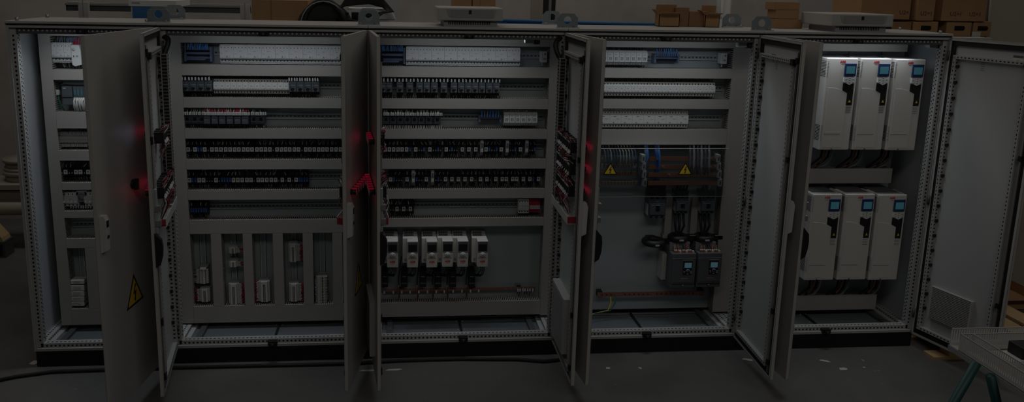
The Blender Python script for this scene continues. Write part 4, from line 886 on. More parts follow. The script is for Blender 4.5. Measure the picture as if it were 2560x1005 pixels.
# ------------------------------------------------------------------ doors
class Door: pass
def door(ci, hx, s, W, deg, zt=2.075, zb=.095):
    d = Door(); a = math.radians(deg); d.s = s; d.W = W; d.h = np.array([hx, 0.]); d.c = cabs[ci]
    d.u = np.array([s*math.cos(a), -math.sin(a)]); d.n = np.array([s*math.sin(a), math.cos(a)]); d.zb = zb; d.zt = zt
    b = MB(); S = lambda u: s*u
    def bx(m, u0, u1, w0, w1, z0, z1, k): m.box(S(u0), S(u1), w0, w1, z0, z1, k)
    d.bx = bx; e = .004
    bx(b, e, W-e, 0, .002, zb, zt, 'cab')
    for u0, u1 in ((e, e+.003), (W-e-.003, W-e)): bx(b, u0, u1, .002, .020, zb, zt, 'cab')
    for u0, u1 in ((e, e+.016), (W-e-.016, W-e)): bx(b, u0, u1, .018, .020, zb, zt, 'cab')
    for z0, z1 in ((zb, zb+.003), (zt-.003, zt)): bx(b, e, W-e, .002, .020, z0, z1, 'cab')
    for z0, z1 in ((zb, zb+.016), (zt-.016, zt)): bx(b, e, W-e, .018, .020, z0, z1, 'cab')
    bx(b, .05, W-.05, .002, .003, zb+.06, zt-.06, 'inner')
    ob = b.build('door', d.c, (hx-BX[ci], 0, 0), -s*a); d.o = ob
    g = MB()
    for u0, u1 in ((.018, .042), (W-.046, W-.020)): bx(g, u0, u1, .002, .014, zb+.018, zt-.018, 'rubber')
    for z0, z1 in ((zb+.018, zb+.044), (zt-.046, zt-.018)): bx(g, .018, W-.020, .002, .014, z0, z1, 'rubber')
    g.build('gasket', ob)
    f = MB()
    for u0, u1 in ((.046, .066), (W-.095, W-.075)):
        bx(f, u0, u1, .003, .028, zb+.07, zt-.115, 'frame'); z = zb+.1
        while z < zt-.135:
            bx(f, u0+.007, u1-.008, .0278, .0286, z, z+.010, 'hole'); bx(f, (u1 if u0 < W/2 else u0)-.0004, (u1 if u0 < W/2 else u0)+.0004, .008, .02, z+.05*0, z+.009, 'hole'); z += .025
    for z0 in (zb+.055, zt-.125):
        bx(f, .046, W-.075, .003, .028, z0, z0+.022, 'frame'); u = .075
        while u < W-.08: bx(f, u, u+.010, .0278, .0286, z0+.007, z0+.014, 'hole'); u += .025
    z = zb+.2
    while z < zt-.15: bx(f, .068, .080, .003, .02, z, z+.016, 'black'); z += .1
    f.build('tubular_frame', ob)
    f = MB(); bx(f, W-.098, W-.064, .003, .04, zt-.135, zt-.10, 'black'); f.build('corner_block', ob)
    if W < .7:
        r = MB()
        if (s > 0):
            bx(r, W-.05, W-.042, .014, .024, zb+.03, zt-.06, 'steel')
            for z in (zb+.08, zb+.4, .95, 1.5, zt-.12): bx(r, W-.056, W-.036, .004, .03, z, z+.04, 'black')
            bx(r, W-.055, W-.03, .004, .034, 1.02, 1.26, 'zinc'); bx(r, W-.06, W-.025, .004, .05, 1.06, 1.09, 'steel'); bx(r, W-.06, W-.025, .004, .05, 1.14, 1.17, 'steel'); r.build('lock_rod', ob)
            k = MB(); k.prism([(.016, .84), (.040, .855), (.052, .90), (.055, .95), (.050, .99), (.016, 1.03)], S(W-.030), S(W+.001), 'black', 'x'); k.build('lock_cover', ob)
        else:
            bx(r, W-.05, W-.042, .014, .024, zb+.03, zt-.06, 'steel')
            for z in (zb+.08, zb+.4, 1.4, zt-.12): bx(r, W-.056, W-.036, .004, .03, z, z+.03, 'black')
            r.build('lock_rod', ob)
    for z in (zb+.12, zb+.9, zt-.14): h = MB(); h.cyl((S(.008), .024, z), (S(.008), .024, z+.06), .008, 'darksteel', 8); h.build('hinge', ob)
    return d
def dpix(d, px, py, w=0.):
    q0 = np.array([*(d.h+d.n*w), 0.]); N = np.array([*d.n, 0.]); r = ray(px, py); t = ((q0-CP)@N)/(r@N); q = CP+r*t
    return float((q[:2]-d.h)@d.u), float(q[2])
D1 = door(0, BX[1]-.002, -1, .8, 82.0); D2 = door(1, BX[1]+.002, 1, .6, 82.4); D3 = door(1, BX[2]-.002, -1, .6, 80.1); D4 = door(2, BX[2]+.002, 1, .6, 84.4)
D5 = door(2, BX[3]-.002, -1, .6, 89.4); D6 = door(3, BX[3]+.002, 1, .6, 84.6); D7 = door(3, BX[4]-.002, -1, .6, 86.7); D8 = door(4, BX[4]+.002, 1, .6, 86.3); D9 = door(4, BX[5], -1, .6, 105)
# grey lever handles on the right-hinged doors (outer face)
for d in (D1, D3, D5, D7):
    m = MB(); u = d.W-.035; S = d.s
    m.prism([(0, .985), (-.03, 1.0), (-.034, 1.155), (-.024, 1.18), (0, 1.18)], S*(u-.018), S*(u+.018), 'offw', 'x'); m.box(S*(u-.012), S*(u+.012), -.0348, -.032, 1.12, 1.155, 'black') ; m.cyl((S*u, -.033, 1.07), (S*u, -.0352, 1.07), .010, 'black', 12)
    m.build('handle', d.o, bevel=.003)
# warning triangles on outer faces
def dwarn(d, px, py, size):
    u, z = dpix(d, px, py); o = warning(d.o, size, (0, 0, 0)); o.location = (d.s*u, -.0004, z)
dwarn(D1, 338, 760, .10); dwarn(D3, 896, 726, .10)
u, z = dpix(D1, 331, 460); m = MB(); m.cyl((-u, 0, z), (-u, -.012, z), .026, 'black', 20); m.box(-u-.010, -u+.010, -.034, -.012, z-.03, z+.03, 'black'); m.build('rotary_switch', D1.o, bevel=.002)
# push buttons: list of (u, z) on the outer face
def buttons(d, pts, lens='redlens', guard=True):
    for u, z in pts:
        m = MB(); S = d.s
        m.cyl((S*u, 0, z), (S*u, -.006, z), .017, 'black', 14); m.cyl((S*u, -.006, z), (S*u, -.022, z), .0145, 'black', 14); m.cyl((S*u, -.022, z), (S*u, -.0235, z), .0115, lens, 12); m.holed([(S*u+.0165*math.cos(a*math.pi/6), z+.0165*math.sin(a*math.pi/6)) for a in range(12)], (S*u, z), .0125, -.033, -.021, 'black', 16); m.box(S*u-.014, S*u+.014, -.034, -.008, z+.0168, z+.0205, 'redreflect'); m.box(S*u-.003, S*u+.003, -.0345, -.033, z-.02, z+.016, 'offw'); m.build('push_button', d.o)  # strip on top glows in place of reflected red light
def backs(d, z, us, dz=.03):
    for u in us:
        m = MB(); S = d.s; m.box(S*(u-.016), S*(u+.016), .003, .06, z-.03, z+.03, 'black'); m.build('contact_block', d.o)
def backwires(d, z, u0, u1, n, down=.10, mats=('redwire', 'rubber', 'offw', 'redwire')):
    m = MB(); S = d.s
    for k in range(n):
        u = R.uniform(u0, u1); s_ = R.choice((-1, 1)); ln = down*R.uniform(.5, 1.1); w = R.uniform(.045, .065)
        m.tube([(S*u, .05, z+s_*.022), (S*(u+R.uniform(-.015, .015)), w+.014, z+s_*(.03+ln*.2)), (S*(u+R.uniform(-.03, .03)), w, z-ln*.6 if s_ < 0 else z+.05), (S*(u+R.uniform(-.03, .03)), .03, z-ln if s_ < 0 else z+.02)], .0019, R.choice(mats), 5)
        m.tube([(S*u, .056, z+s_*.018), (S*u, .066, z+s_*.034)], .0038, 'offw', 5)
    o = m.build('wiring', d.o); o['kind'] = 'stuff'
ZB1, ZB2, ZB3 = 1.30, 1.16, 1.04
UB = [.15+.055*k for k in range(7)]
zr = dpix(D3, 889, 466)[1]
buttons(D3, [(u, zr) for u in UB]); buttons(D4, [(u, zr) for u in UB[:7]]); buttons(D4, [(u, zr+.27) for u in UB[2:6]])
buttons(D2, [(u, zr) for u in UB[1:7]]); buttons(D2, [(.24, zr+.3), (.30, zr+.3)]); buttons(D2, [(.40, zr+.31)], 'whitelens')
for z in (zr, zr+.125, zr+.25): buttons(D5, [(u, z) for u in UB])
for d, zz in ((D2, (zr, zr+.28)), (D3, (zr,)), (D4, (zr, zr+.27)), (D5, (zr, zr+.125, zr+.25))):
    for z in zz:
        us = UB if d is D5 or abs(z-zr) < .01 else UB[2:5]
        backs(d, z, us); backwires(d, z, us[0]-.01, us[-1]+.01, int(9*len(us)), .12 if abs(z-zr) > .01 else .16)
# slanted wire tray under the buttons and upright slotted duct on the hinge side
for d in (D2, D3, D4, D5):
    m = MB(); S = d.s; z = zr-.15
    m.box(S*.06, S*.53, .003, .070, z-.030, z-.026, 'cab'); m.box(S*.06, S*.53, .067, .070, z-.026, z+.018, 'cab'); m.box(S*.06, S*.53, .003, .006, z-.026, z+.014, 'cab'); m.box(S*.52, S*.526, .006, .067, z-.026, z+.012, 'redwire'); m.build('wire_tray', d.o)
    m = MB(); z0 = zr-.13; m.box(S*.082, S*.130, .030, .066, z0, 1.93, 'ductd'); m.box(S*.128, S*.134, .028, .034, z0, 1.93, 'duct'); m.box(S*.128, S*.134, .062, .068, z0, 1.93, 'duct'); zz = z0+.01
    while zz < 1.92: m.box(S*.1295, S*.1312, .034, .062, zz, zz+.009, 'hole'); m.box(S*.084, S*.128, .0655, .0668, zz, zz+.009, 'hole'); zz += .019
    m.build('door_duct', d.o)
# cable loops from cabinet to door
for nm, ci, pts in (('left', 1, ((405, 100, .05), (412, 91, .02), (420, 95, -.01), (421, 108, -.03), (414, 128, -.05), (406, 145, -.07), (403, 158, -.08))), ('right', 2, ((1412, 92, .05), (1400, 95, .02), (1390, 104, -.02), (1388, 118, -.04), (1394, 136, -.06), (1403, 150, -.07), (1408, 162, -.08)))):
    m = MB(); P3 = [tuple(at(a, b_, Y=c2)) for a, b_, c2 in pts]
    m.tube([P3[0]]+[tuple((np.array(P3[k])*(1-f)+np.array(P3[k+1])*f)) for k in range(len(P3)-1) for f in (.25, .75)]+[P3[-1]], .0145, 'black', 10)
    tag(m.build('cable_loop', None), f'thick black cable loop from the frame to the {nm} door of the {CAB[ci]} cabinet', 'cable')
# filter covers
def louvre_inner(d, u0, u1, z0, z1):
    m = MB(); S = d.s; m.box(S*u0, S*u1, .003, .028, z0, z1, 'cab'); n = int((z1-z0)/.0105)
    for k in range(n): z = z0+(z1-z0)*(k+.5)/n; m.box(S*(u0+.01), S*(u1-.01), .0275, .029, z-.0022, z+.0022, 'dgrey')
    m.build('filter_cover', d.o, bevel=.002)
u0, z0 = dpix(D9, 2335, 800, .03); u1, z1 = dpix(D9, 2452, 768, .03); louvre_inner(D9, .115, .40, dpix(D9, 2340, 803, .03)[1], dpix(D9, 2346, 722, .03)[1])
def perf_box(d, u0, u1, z0, z1, w0, w1, side):
    m = MB(); S = d.s; m.box(S*u0, S*u1, w0, w1, z0, z1, 'cab'); u = u0+.015; f = (w1-.0003, w1+.0006) if side > 0 else (w0-.0006, w0+.0003)
    while u < u1-.02:
        z = z0+.015
        while z < z1-.015: m.box(S*u, S*(u+.009), *f, z, z+.007, 'dgrey'); z += .0155
        u += .018
    m.build('filter_cover', d.o, bevel=.002)
perf_box(D5, .10, .45, .22, .56, .003, .05, 1)
m = MB(); S = 1; z0, z1 = dpix(D4, 935, 905)[1], dpix(D4, 935, 735)[1]
perf_box(D4, .12, .42, .22, .55, -.03, 0, -1)
# data plates on inner faces
for d, px, py in ((D7, 1934, 148), (D9, 2545, 152)):
    u, z = dpix(d, px, py, .004); m = MB(); S = d.s; u = min(u, d.W-.10); m.box(S*(u-.03), S*(u+.03), .003, .0045, z-.03, z+.03, 'paper'); m.box(S*(u-.03), S*(u+.03), .0045, .005, z+.016, z+.03, 'dgrey'); m.box(S*(u-.008), S*(u+.008), .0045, .005, z-.02, z+.004, 'grey'); m.build('data_plate', d.o)
for d, px, py in ((D5, 1440, 150), (D7, 1942, 158), (D9, 2457, 163)):
    u, z = dpix(d, px, py, .004); m = MB(); S = d.s
    for k in range(6): m.box(S*(u-.012), S*(u+.012), .003, .0036, z-.035+.012*k, z-.035+.012*k+.006, 'grey')
    m.build('stencil_marking', d.o)

# ------------------------------------------------------------------ things on and behind the cabinets
def carton(name, label, x0, x1, y0, y1, z0, z1, group=None, m='card', flaps=False, tape=True, hole=False, rot=0.):
    c = ((x0+x1)/2, (y0+y1)/2, z0); t = thing(name, label, 'box', c, rot, group); w, dp, h = (x1-x0)/2, (y1-y0)/2, z1-z0; p = MB()
    if flaps:
        p.box(-w, w, -dp, -dp+.004, 0, h, m); p.box(-w, w, dp-.004, dp, 0, h, m); p.box(-w, -w+.004, -dp, dp, 0, h, m); p.box(w-.004, w, -dp, dp, 0, h, m); p.box(-w, w, -dp, dp, 0, .004, m); p.build('carton', t)
        f = MB(); f.prism([(-dp, h), (-dp-.05, h+.012), (-dp-.05, h+.015), (-dp, h+.004)], -w, w, m, 'x'); f.prism([(dp, h), (dp-.01, h+.06), (dp-.007, h+.06), (dp+.004, h)], -w, w, m, 'x'); f.prism([(-w, h), (-w-.03, h+.03), (-w-.027, h+.032), (-w+.004, h)], -dp, dp, m, 'y'); f.build('flap', t)
    else:
        p.box(-w, w, -dp, dp, 0, h, m); p.build('carton', t, bevel=.003)
        q = MB(); q.box(-w-.0005, w+.0005, -.001, .001, h*.98, h+.0006, 'cardd'); q.box(-w*.35, -w*.30, -dp-.0006, -dp, .002, h-.002, 'cardd') if tape else None; q.build('seam', t)
        if hole:
            q = MB(); q.tube([(-w*.0-.035, -dp-.001, h*hole), (.035, -dp-.001, h*hole)], .016, 'hole', 12); q.build('hand_hole', t)
    return t
# storage rack carrying the goods behind the cabinets
SH = 2.035
t = thing('storage_rack', 'grey profile rack with dark beams standing behind the cabinets', 'rack', (2.8, 1.0, 0)); o3 = (2.8, 1.0, 0)
p = MB(o3); p.box(-.3, 6.49, .72, 1.5, SH-.03, SH, 'cab'); p.build('shelf', t)
for x in (-.2, 2.3, 4.6, 6.35):
    for y in (.75, 1.45): MB(o3).box(x-.03, x+.03, y-.03, y+.03, 0, SH-.03, 'darksteel').build('post', t)
for px, w, nm in ((210, .035, 'left'), (613, .035, 'right')):
    x, _ = xz(px, 20, 1.6); q = MB((x, 1.6, 0)); q.box(x-w, x+w, 1.58, 1.62, 0, xz(px, 6 if px < 300 else 13, 1.6)[1], 'cab'); q.box(x-.004, x+.004, 1.578, 1.58, 1.9, 2.18, 'grey'); tag(q.build('upright_profile', None, (x, 1.6, 0)), f'pale upright profile carrying the dark beam, {nm} of the large cardboard box' if px > 300 else 'pale upright profile carrying the dark beam above the leftmost cabinet', 'profile')
x, _ = xz(619, 20, 1.68); q = MB((x, 1.68, 0)); q.box(x+.03, x+.06, 1.66, 1.70, 0, 2.6, 'offw'); tag(q.build('slim_profile', None, (x, 1.68, 0)), 'slim pale pole just left of the large cardboard box', 'pole')
xa = xz(168, 10, 1.75)[0]; xb = xz(640, 20, 1.75)[0]; za = xz(400, 12, 1.75)[1]; q = MB((xa, 1.75, za))
q.box(xa, xb, 1.72, 1.78, za-.055, za+.0, 'darksteel'); q.box(xa, xb, 1.70, 1.72, za-.012, za+.002, 'grey'); q.box(xa, xb, 1.74, 1.8, za+.004, za+.012, 'cab'); tag(q.build('beam_profile', None, (xa, 1.75, za)), 'long dark horizontal beam behind the first two cabinets', 'beam')
def px_carton(name, label, l, r_, top, bot, Y, dep, **k):
    x0, z0 = xz(l, bot, Y); x1, z1 = xz(r_, top, Y); return carton(name, label, x0, x1, Y, Y+dep, k.pop('z0', z0), z1, **k)
px_carton('cardboard_box', 'large brown cardboard box with a dark tape strip behind the second cabinet', 631, 770, 1, 60, .80, .4, z0=SH)
x0, _ = xz(740, 40, .62)
px_carton('cardboard_box', 'brown open carton, leftmost of the small boxes on the fourth cabinet', 1647, 1700, 36, 62, .40, .08, z0=ZT, flaps=True)
px_carton('cardboard_box', 'tall dark brown carton rising behind the small boxes on the fourth cabinet', 1688, 1724, 19, 62, .44, .05, z0=ZT, m='cardd')
px_carton('cardboard_box', 'dark brown carton with arrow prints between the small boxes on the fourth cabinet', 1722, 1772, 29, 62, .43, .06, z0=ZT, m='cardd')
px_carton('cardboard_box', 'brown open carton, rightmost of the small boxes on the fourth cabinet', 1762, 1800, 38, 62, .40, .08, z0=ZT, flaps=True)
for k, (l, r_, a, c2) in enumerate(((1944, 2008, 48, 68), (1945, 1999, 25.5, 47), (1940, 2001, 5.5, 25))):
    x0, z0 = xz(l, c2, .38); x1, z1 = xz(r_, a, .38)
    if k == 0: z0 = ZT
    else: z0 = zprev
    carton('cardboard_box', f'flat brown carton, {["bottom", "middle", "topmost"][k]} of the stack of three beside the right roof fan', x0-.03, x1, .38, .48, z0, z1, 'stack of three flat cartons', tape=False, rot=.12); zprev = z1+.001
# big cartons at the right
BIG = [(2150, 2288, -60, 47, 'leftmost', .95, 0), (2290, 2349, -60, 51, 'second', .9, 0), (2352, 2480, -60, 52, 'rightmost', .9, 0)]
for l, r_, a, c2, nm, Y, _ in BIG:
    x0, z0 = xz(l, c2, Y); x1, z1 = xz(r_, a, Y); t = carton('cardboard_box', f'tall brown carton with a stamped code, {nm} of the upper cartons at the right end', x0, x1-.004, Y, Y+.4, z0, z1, 'upper brown cartons', tape=False)
    for fx in ((.8,) if nm == 'leftmost' else (.1,) if nm == 'second' else (-.35, .5)): text('stamp', 'U2=1', .03, 'ink', t, ((x1-x0)/2*fx, -.2012, .05))
for k, (l, r_, a, c2) in enumerate(((2150, 2281, 52, 100), (2282, 2348, 53, 110), (2366, 2432, 54, 110), (2433, 2481, 54, 110))):
    x0, _ = xz(l, 70, .92); x1, z1 = xz(r_, a, .92); z0 = SH
    if k > 1: z0 = SH
    t = carton('cardboard_box', f'brown carton with a hand hole, {nth(k)} from the left in the lower layer at the right end', x0, x1-.004, .92, 1.3, z0, xz(l, 52, .92)[1]-.004, 'lower brown cartons', tape=False, hole=.55, m='cardd' if k == 0 else 'card')
x, z = xz(2440, 86, .92); lw = t.location; m = MB(tuple(lw)); m.box(x-.035, x+.035, .918, .9195, z-.02, z+.02, 'paper'); m.build('shipping_label', t)
# yellow-brown cartons on the wall shelf behind the roof fan
for k, (l, r_) in enumerate(((1134, 1180), (1181, 1240))):
    x0, z0 = xz(l, 17, 1.2); x1, z1 = xz(r_, -30, 1.2); carton('cardboard_box', f'light brown carton behind the middle roof fan, {["left", "right"][k]} of two', x0, x1, 1.2, 1.45, SH, z1, 'cartons behind the middle roof fan', tape=bool(k))
# blue box at the left
x0, z0 = xz(325, 44, .62); x1, z1 = xz(402, 18, .62); ztop = xz(360, 1, .62)[1]
t = thing('parts_crate', 'white crate with a bright blue front behind the first lifting bracket', 'crate', ((x0+x1)/2, .75, SH)); w = (x1-x0)/2
p = MB(); p.box(-w, w, -.10, .25, 0, z1-SH+.03, 'offw'); p.build('shell', t); q = MB(); q.box(-w+.01, w, -.104, -.10, .0, z1-SH, 'cablue'); q.build('blue_front', t); q = MB(); q.box(-w-.01, w+.09, -.11, .26, z1-SH+.004, ztop-SH, 'white'); q.box(-w+.01, -w+.06, -.112, -.11, z1-SH+.02, z1-SH+.028, 'grey'); q.build('lid', t)
# black coil, white box with cables
x, z = xz(810, 52, .56); t = thing('cable_coil', 'black coiled cable in plastic wrap beside the large cardboard box', 'cable', (x, .62, SH)); coil = t; p = MB()
for k in range(7): r_ = .13+.006*k; p.tube([(r_*math.cos(a*math.pi/14), -.06+.03*k*.5, .02+(.175-.004*k)*math.sin(a*math.pi/14)) for a in range(15)], .017, 'black', 8)
p.prism([(.145*math.cos(a*math.pi/14), .02+.165*math.sin(a*math.pi/14)) for a in range(15)], -.05, .05, 'black'); p.build('coil', t); q = MB(); q.tube([(.15*math.cos(a*math.pi/12), -.085, .02+.17*math.sin(a*math.pi/12)) for a in range(13)], .0035, 'grey', 6); q.build('wrap_edge', t)
x0, z0 = xz(858, 56, .66); x1, _ = xz(988, 56, .66); zt_ = xz(930, 21, .66)[1]; t = thing('junction_box', 'white plastic junction box with round knockouts behind the second lifting bracket', 'box', ((x0+x1)/2, .75, SH)); w = (x1-x0)/2; H = zt_-SH
p = MB(); p.box(-w, w, -.09, .12, 0, H*.48, 'white'); p.build('base', t, bevel=.004); q = MB(); q.prism([(-w-.004, H*.5), (w+.004, H*.5), (w-.03, H), (-w+.03, H)], -.095, .125, 'white'); q.build('lid', t, bevel=.004); q = MB()
for fx in (-.72, -.55, .42, .66): q.tube([(w*fx+.012*math.cos(a*math.pi/6), -.0915, H*.22+.012*math.sin(a*math.pi/6)) for a in range(13)], .0022, 'grey', 5)
q.build('knockout', t)
m = MB(); zz = zt_+.0
for k in range(6):
    o_ = k*.012; m.tube([(x0-.02+o_, .60, SH+.05+o_), (x0-.06+o_*.5, .6, zz-.02), (x0+.02, .62, zz+.02+o_*.6), (x0+.17, .64, zz+.035+o_), (x0+.26, .62, zz+.015+o_*.8), (x0+.30+o_*.5, .58, zz-.015), (x0+.22, .56, zz-.03), (x0+.06, .56, zz-.03-o_)], .008, 'rubber', 8)
for k in range(2): m.tube([(x0-.04, .55, zz-.06), (x0+.1, .54, zz-.08-k*.012), (x0+.2, .54, zz-.055-k*.012), (x0+.26, .54, zz-.03)], .006, 'rubber', 8)
tag(m.build('cable_bundle', None), 'black cables lying over the white junction box', 'cable', kind='stuff')
m = MB(); xx = xz(842, 30, .54)[0]; m.tube([(xx-.015, .55, xz(842, 17, .54)[1]), (xx+.03, .535, 2.16), (xx+.075, .53, 2.06)], .018, 'black', 8); bpy.context.view_layer.update(); o = m.build('strap', coil); o.location = -coil.location
# blue cable conduit lying behind the roofs
x0, z0 = xz(1250, 44, .75); x1, z1 = xz(1655, 48, .75)
for k, (dz, m_) in enumerate(((0, 'cablue'), (.012, 'blue'), (.022, 'cablue'))):
    m = MB(); z = SH+.012+k*.022; m.tube([(x0-.1, .74+k*.006, z+.02), ((x0+x1)/2, .745, z+.012), (x1+.12, .74, z+.006)], .012, m_, 8); tag(m.build('blue_pipe', None), f'blue plastic pipe, {["bottom", "middle", "top"][k]} of three lying behind the roof joint', 'pipe', 'blue pipes')
# grey panels and profiles leaning behind
def panel(px0, px1, top, bot, Y, m, name, label, th=.03):
    x0, z1 = xz(px0, top, Y); x1, _ = xz(px1, top, Y); p = MB(((x0+x1)/2, Y, 0)); p.box(x0, x1, Y, Y+th, 0, z1, m); tag(p.build(name, None, ((x0+x1)/2, Y, 0)), label, name.split('_')[-1])
panel(1330, 1358, -40, 70, 1.7, 'beige', 'upright_board', 'cream upright board behind the middle roof')
panel(1362, 1372, -40, 70, 1.75, 'rubber', 'upright_profile', 'black upright profile beside the cream board', .05)
panel(1374, 1381, -40, 70, 1.76, 'grey', 'upright_profile', 'grey upright profile between two black profiles', .05)
panel(1383, 1391, -40, 70, 1.75, 'rubber', 'upright_profile', 'black upright profile, furthest right behind the middle roof', .05)
x, _ = xz(1812, 30, 1.6); m = MB((x, 1.6, 0)); m.cyl((x, 1.6, 0), (x, 1.6, 2.8), .045, 'offw', 16); tag(m.build('wrapped_tube', None, (x, 1.6, 0)), 'pale plastic wrapped tube standing behind the fourth cabinet', 'tube')
m = MB(); xx, zz = xz(1800, 32, 1.55); m.tube([(xx, 1.55, zz-.05), (xx-.01, 1.55, zz), (xz(1790, 0, 1.55)[0], 1.55, xz(1790, 0, 1.55)[1]+.2)], .018, 'offw', 8); tag(m.build('plastic_strip', None), 'pale plastic strip hanging beside the wrapped tube', 'strip')
panel(2000, 2152, -50, 70, 2.2, 'cab', 'leaning_sheet', 'pale grey panel behind the right roof fan', .02)
panel(820, 1000, -50, 70, 2.6, 'cab', 'leaning_sheet', 'pale grey panel behind the white junction box', .02)
panel(2484, 2512, -60, 100, 1.5, 'darksteel', 'steel_column', 'dark steel column right of the brown cartons', .12)
p = MB(); x0, _ = xz(2510, 60, 1.0); p.add([(x0-.02, .95, 0), (x0+.9, .95, 0), (x0+.9, 1.35, 2.7), (x0+.12, 1.35, 2.7), (x0-.02, .97, 0), (x0+.9, .97, 0), (x0+.9, 1.37, 2.7), (x0+.12, 1.37, 2.7)], [(0, 1, 2, 3), (7, 6, 5, 4), (0, 4, 5, 1), (1, 5, 6, 2), (2, 6, 7, 3), (3, 7, 4, 0)], 'beige'); tag(p.build('leaning_sheet', None), 'grey-beige sheet leaning at the far right behind the open door', 'sheet')

# roof fans
def roof_fan(px0, px1, pyt, pyb, label, lean=0.):
    x0, _ = xz(px0, pyb, .035); x1, _ = xz(px1, pyb, .035); w = (x1-x0)/2; t = thing('roof_fan', label, 'fan', ((x0+x1)/2, .035, ZT), group='roof fans'); H0, H1, dp = .036, .112, .36
    p = MB(); p.box(-w*.80, w*.84, 0, dp-.04, 0, H0, 'grey')
    for k in range(24): x = -w*.66+w*1.3*k/24; p.box(x, x+w*.03, -.001, .0, H0*.35, H0*.95, 'hole')
    p.build('skirt', t); q = MB(); q.box(-w, w, -.02, dp, H0, H1, 'cab'); q.build('cap', t, bevel=.006); l = MB()
    l.prism([(-w*.74, H1-.010), (w*.80, H1-.010), (w*.74, H0+.022), (w*.66, H0+.016), (-w*.58, H0+.016), (-w*.66, H0+.022)], -.0215, -.02, 'duct')
    for k in range(8): z = H0+.02+k*.006; l.box(-w*.62, w*.70, -.0224, -.0215, z, z+.0012, 'grey')
    l.build('louvre', t); e = MB(); e.box(-w*.05, w*.03, -.024, -.0215, H1-.036, H1-.014, 'black'); e.build('emblem', t); return t
roof_fan(1093, 1256, 15, 68, 'white roof fan with a slatted front on top of the middle cabinet')
roof_fan(2072, 2226, 28, 78, 'white roof fan with a slatted front on top of the rightmost cabinet')

# ------------------------------------------------------------------ left edge: stored goods
YW = 2.4
for k, (a, c2) in enumerate(((398, 425), (428, 458))):
    x, z1 = xz(34, a, YW); _, z0 = xz(34, c2, YW); t = thing('cable_reel', f'grey round reel, {["upper", "lower"][k]} of two stacked at the left edge', 'reel', (x+.06, YW+.1, z0), group='stacked reels'); p = MB(); p.cyl((0, 0, .0), (0, 0, (z1-z0)*.7), .165, 'beige', 24); p.build('drum', t); q = MB(); q.cyl((0, 0, (z1-z0)*.7), (0, 0, z1-z0), .185, 'beige', 24); q.cyl((0, 0, -.012), (0, 0, .02), .18, 'beige', 24); q.build('flange', t)
def beam(a, c2, Y, dep, m, name, label):
    _, z1 = xz(30, a, Y); _, z0 = xz(30, c2, Y); p = MB((-1.3, Y, z0)); p.box(-3.2, -.12, Y, Y+dep, z0, z1, m); return tag(p.build(name, None, (-1.3, Y, z0)), label, 'beam'), z0
beam(463, 475, 2.25, .35, 'beige', 'stored_beam', 'pale board under the stacked reels at the left edge')
beam(478, 505, 2.3, .3, 'beige', 'stored_beam', 'beige channel below the pale board at the left edge')
_, z1 = xz(30, 508, 2.2); _, z0 = xz(30, 545, 2.2); m = MB((-1.2, 2.3, z0)); m.cyl((-3.2, 2.3, (z0+z1)/2), (-.14, 2.3, (z0+z1)/2), (z1-z0)/2, 'beige', 20); tag(m.build('stored_tube', None, (-1.2, 2.3, z0)), 'thick cream tube lying below the beams at the left edge', 'tube'); zt0 = z0
for k, x in enumerate((-2.6, -.7)): m = MB((x, 2.3, 0)); m.box(x-.06, x+.06, 2.2, 2.55, 0, zt0, 'darksteel'); m.box(x-.02, x+.02, 2.5, 2.55, zt0, zt0+.7, 'darksteel'); tag(m.build('support_stand', None, (x, 2.3, 0)), f'dark stand carrying the tube and beams, {["further", "nearer"][k]} one', 'stand')
m = MB((-1.35, 2.2, .14)); m.prism([(-1.6, .14), (-1.14, .14), (-1.15, .17), (-1.22, .26), (-1.6, .27)], 2.05, 2.19, 'wood'); tag(m.build('wood_wedge', None, (-1.35, 2.2, .14)), 'light wooden wedge under the cream tube at the left edge', 'wood')
m = MB((-1.4, 2.1, 0)); m.box(-1.8, -1.12, 2.03, 2.19, 0, .14, 'darksteel'); m.box(-1.78, -1.14, 2.028, 2.03, .02, .12, 'rubber'); tag(m.build('added_block', None, (-1.4, 2.1, 0)), 'low dark block added under the wooden wedge, left edge', 'crate')  # block added to carry the wedge; its dark colour fills the unlit space
# floor cable along the plinths
m = MB((0, -.1, 0)); pts = [at(*p, Z=.012) for p in ((-40, 958), (40, 941), (130, 929), (260, 924), (420, 919), (640, 914), (860, 909), (1000, 901), (1150, 897), (1290, 898), (1360, 903), (1400, 899), (1430, 889))]
m.tube([(p[0], p[1], .012) for p in pts], .011, 'rubber', 8); tag(m.build('floor_cable', None, (0, -.1, 0)), 'black cable lying along the floor in front of the plinths', 'cable')
# paper scraps
for k, (px, py, w, d, a) in enumerate(((2062, 902, .07, .02, -.5), (2108, 922, .06, .03, .1), (918, 926, .10, .018, .0), (985, 924, .11, .02, .05), (2160, 918, .02, .012, 0), (1870, 899, .08, .025, -.4), (86, 906, .05, .05, 0), (1520, 920, .03, .02, 0), (1600, 920, .02, .02, 1.))):
    q = at(px, py, Z=.002); t = MB(); t.prism([(-w*.5, -d*.4), (w*.2, -d*.6), (w*.5, -d*.1), (w*.3, d*.5), (-w*.3, d*.5)], 0, .002, 'paper', 'z'); o = t.build('paper_scrap', None, (q[0], q[1], .0005), a); tag(o, ['curled white paper strip in front of the rightmost cabinet', 'ragged white paper scrap, larger one before the rightmost cabinet', 'narrow pale strip on the floor left of the middle doors', 'narrow pale strip on the floor right of the middle doors', 'tiny white scrap before the rightmost cabinet', 'torn white strip under the open door of the fourth cabinet', 'square pale scrap beside the leftmost plinth', 'small white scrap before the fourth cabinet', 'tiny pale scrap before the fourth cabinet'][k], 'paper', 'paper scraps on the floor')

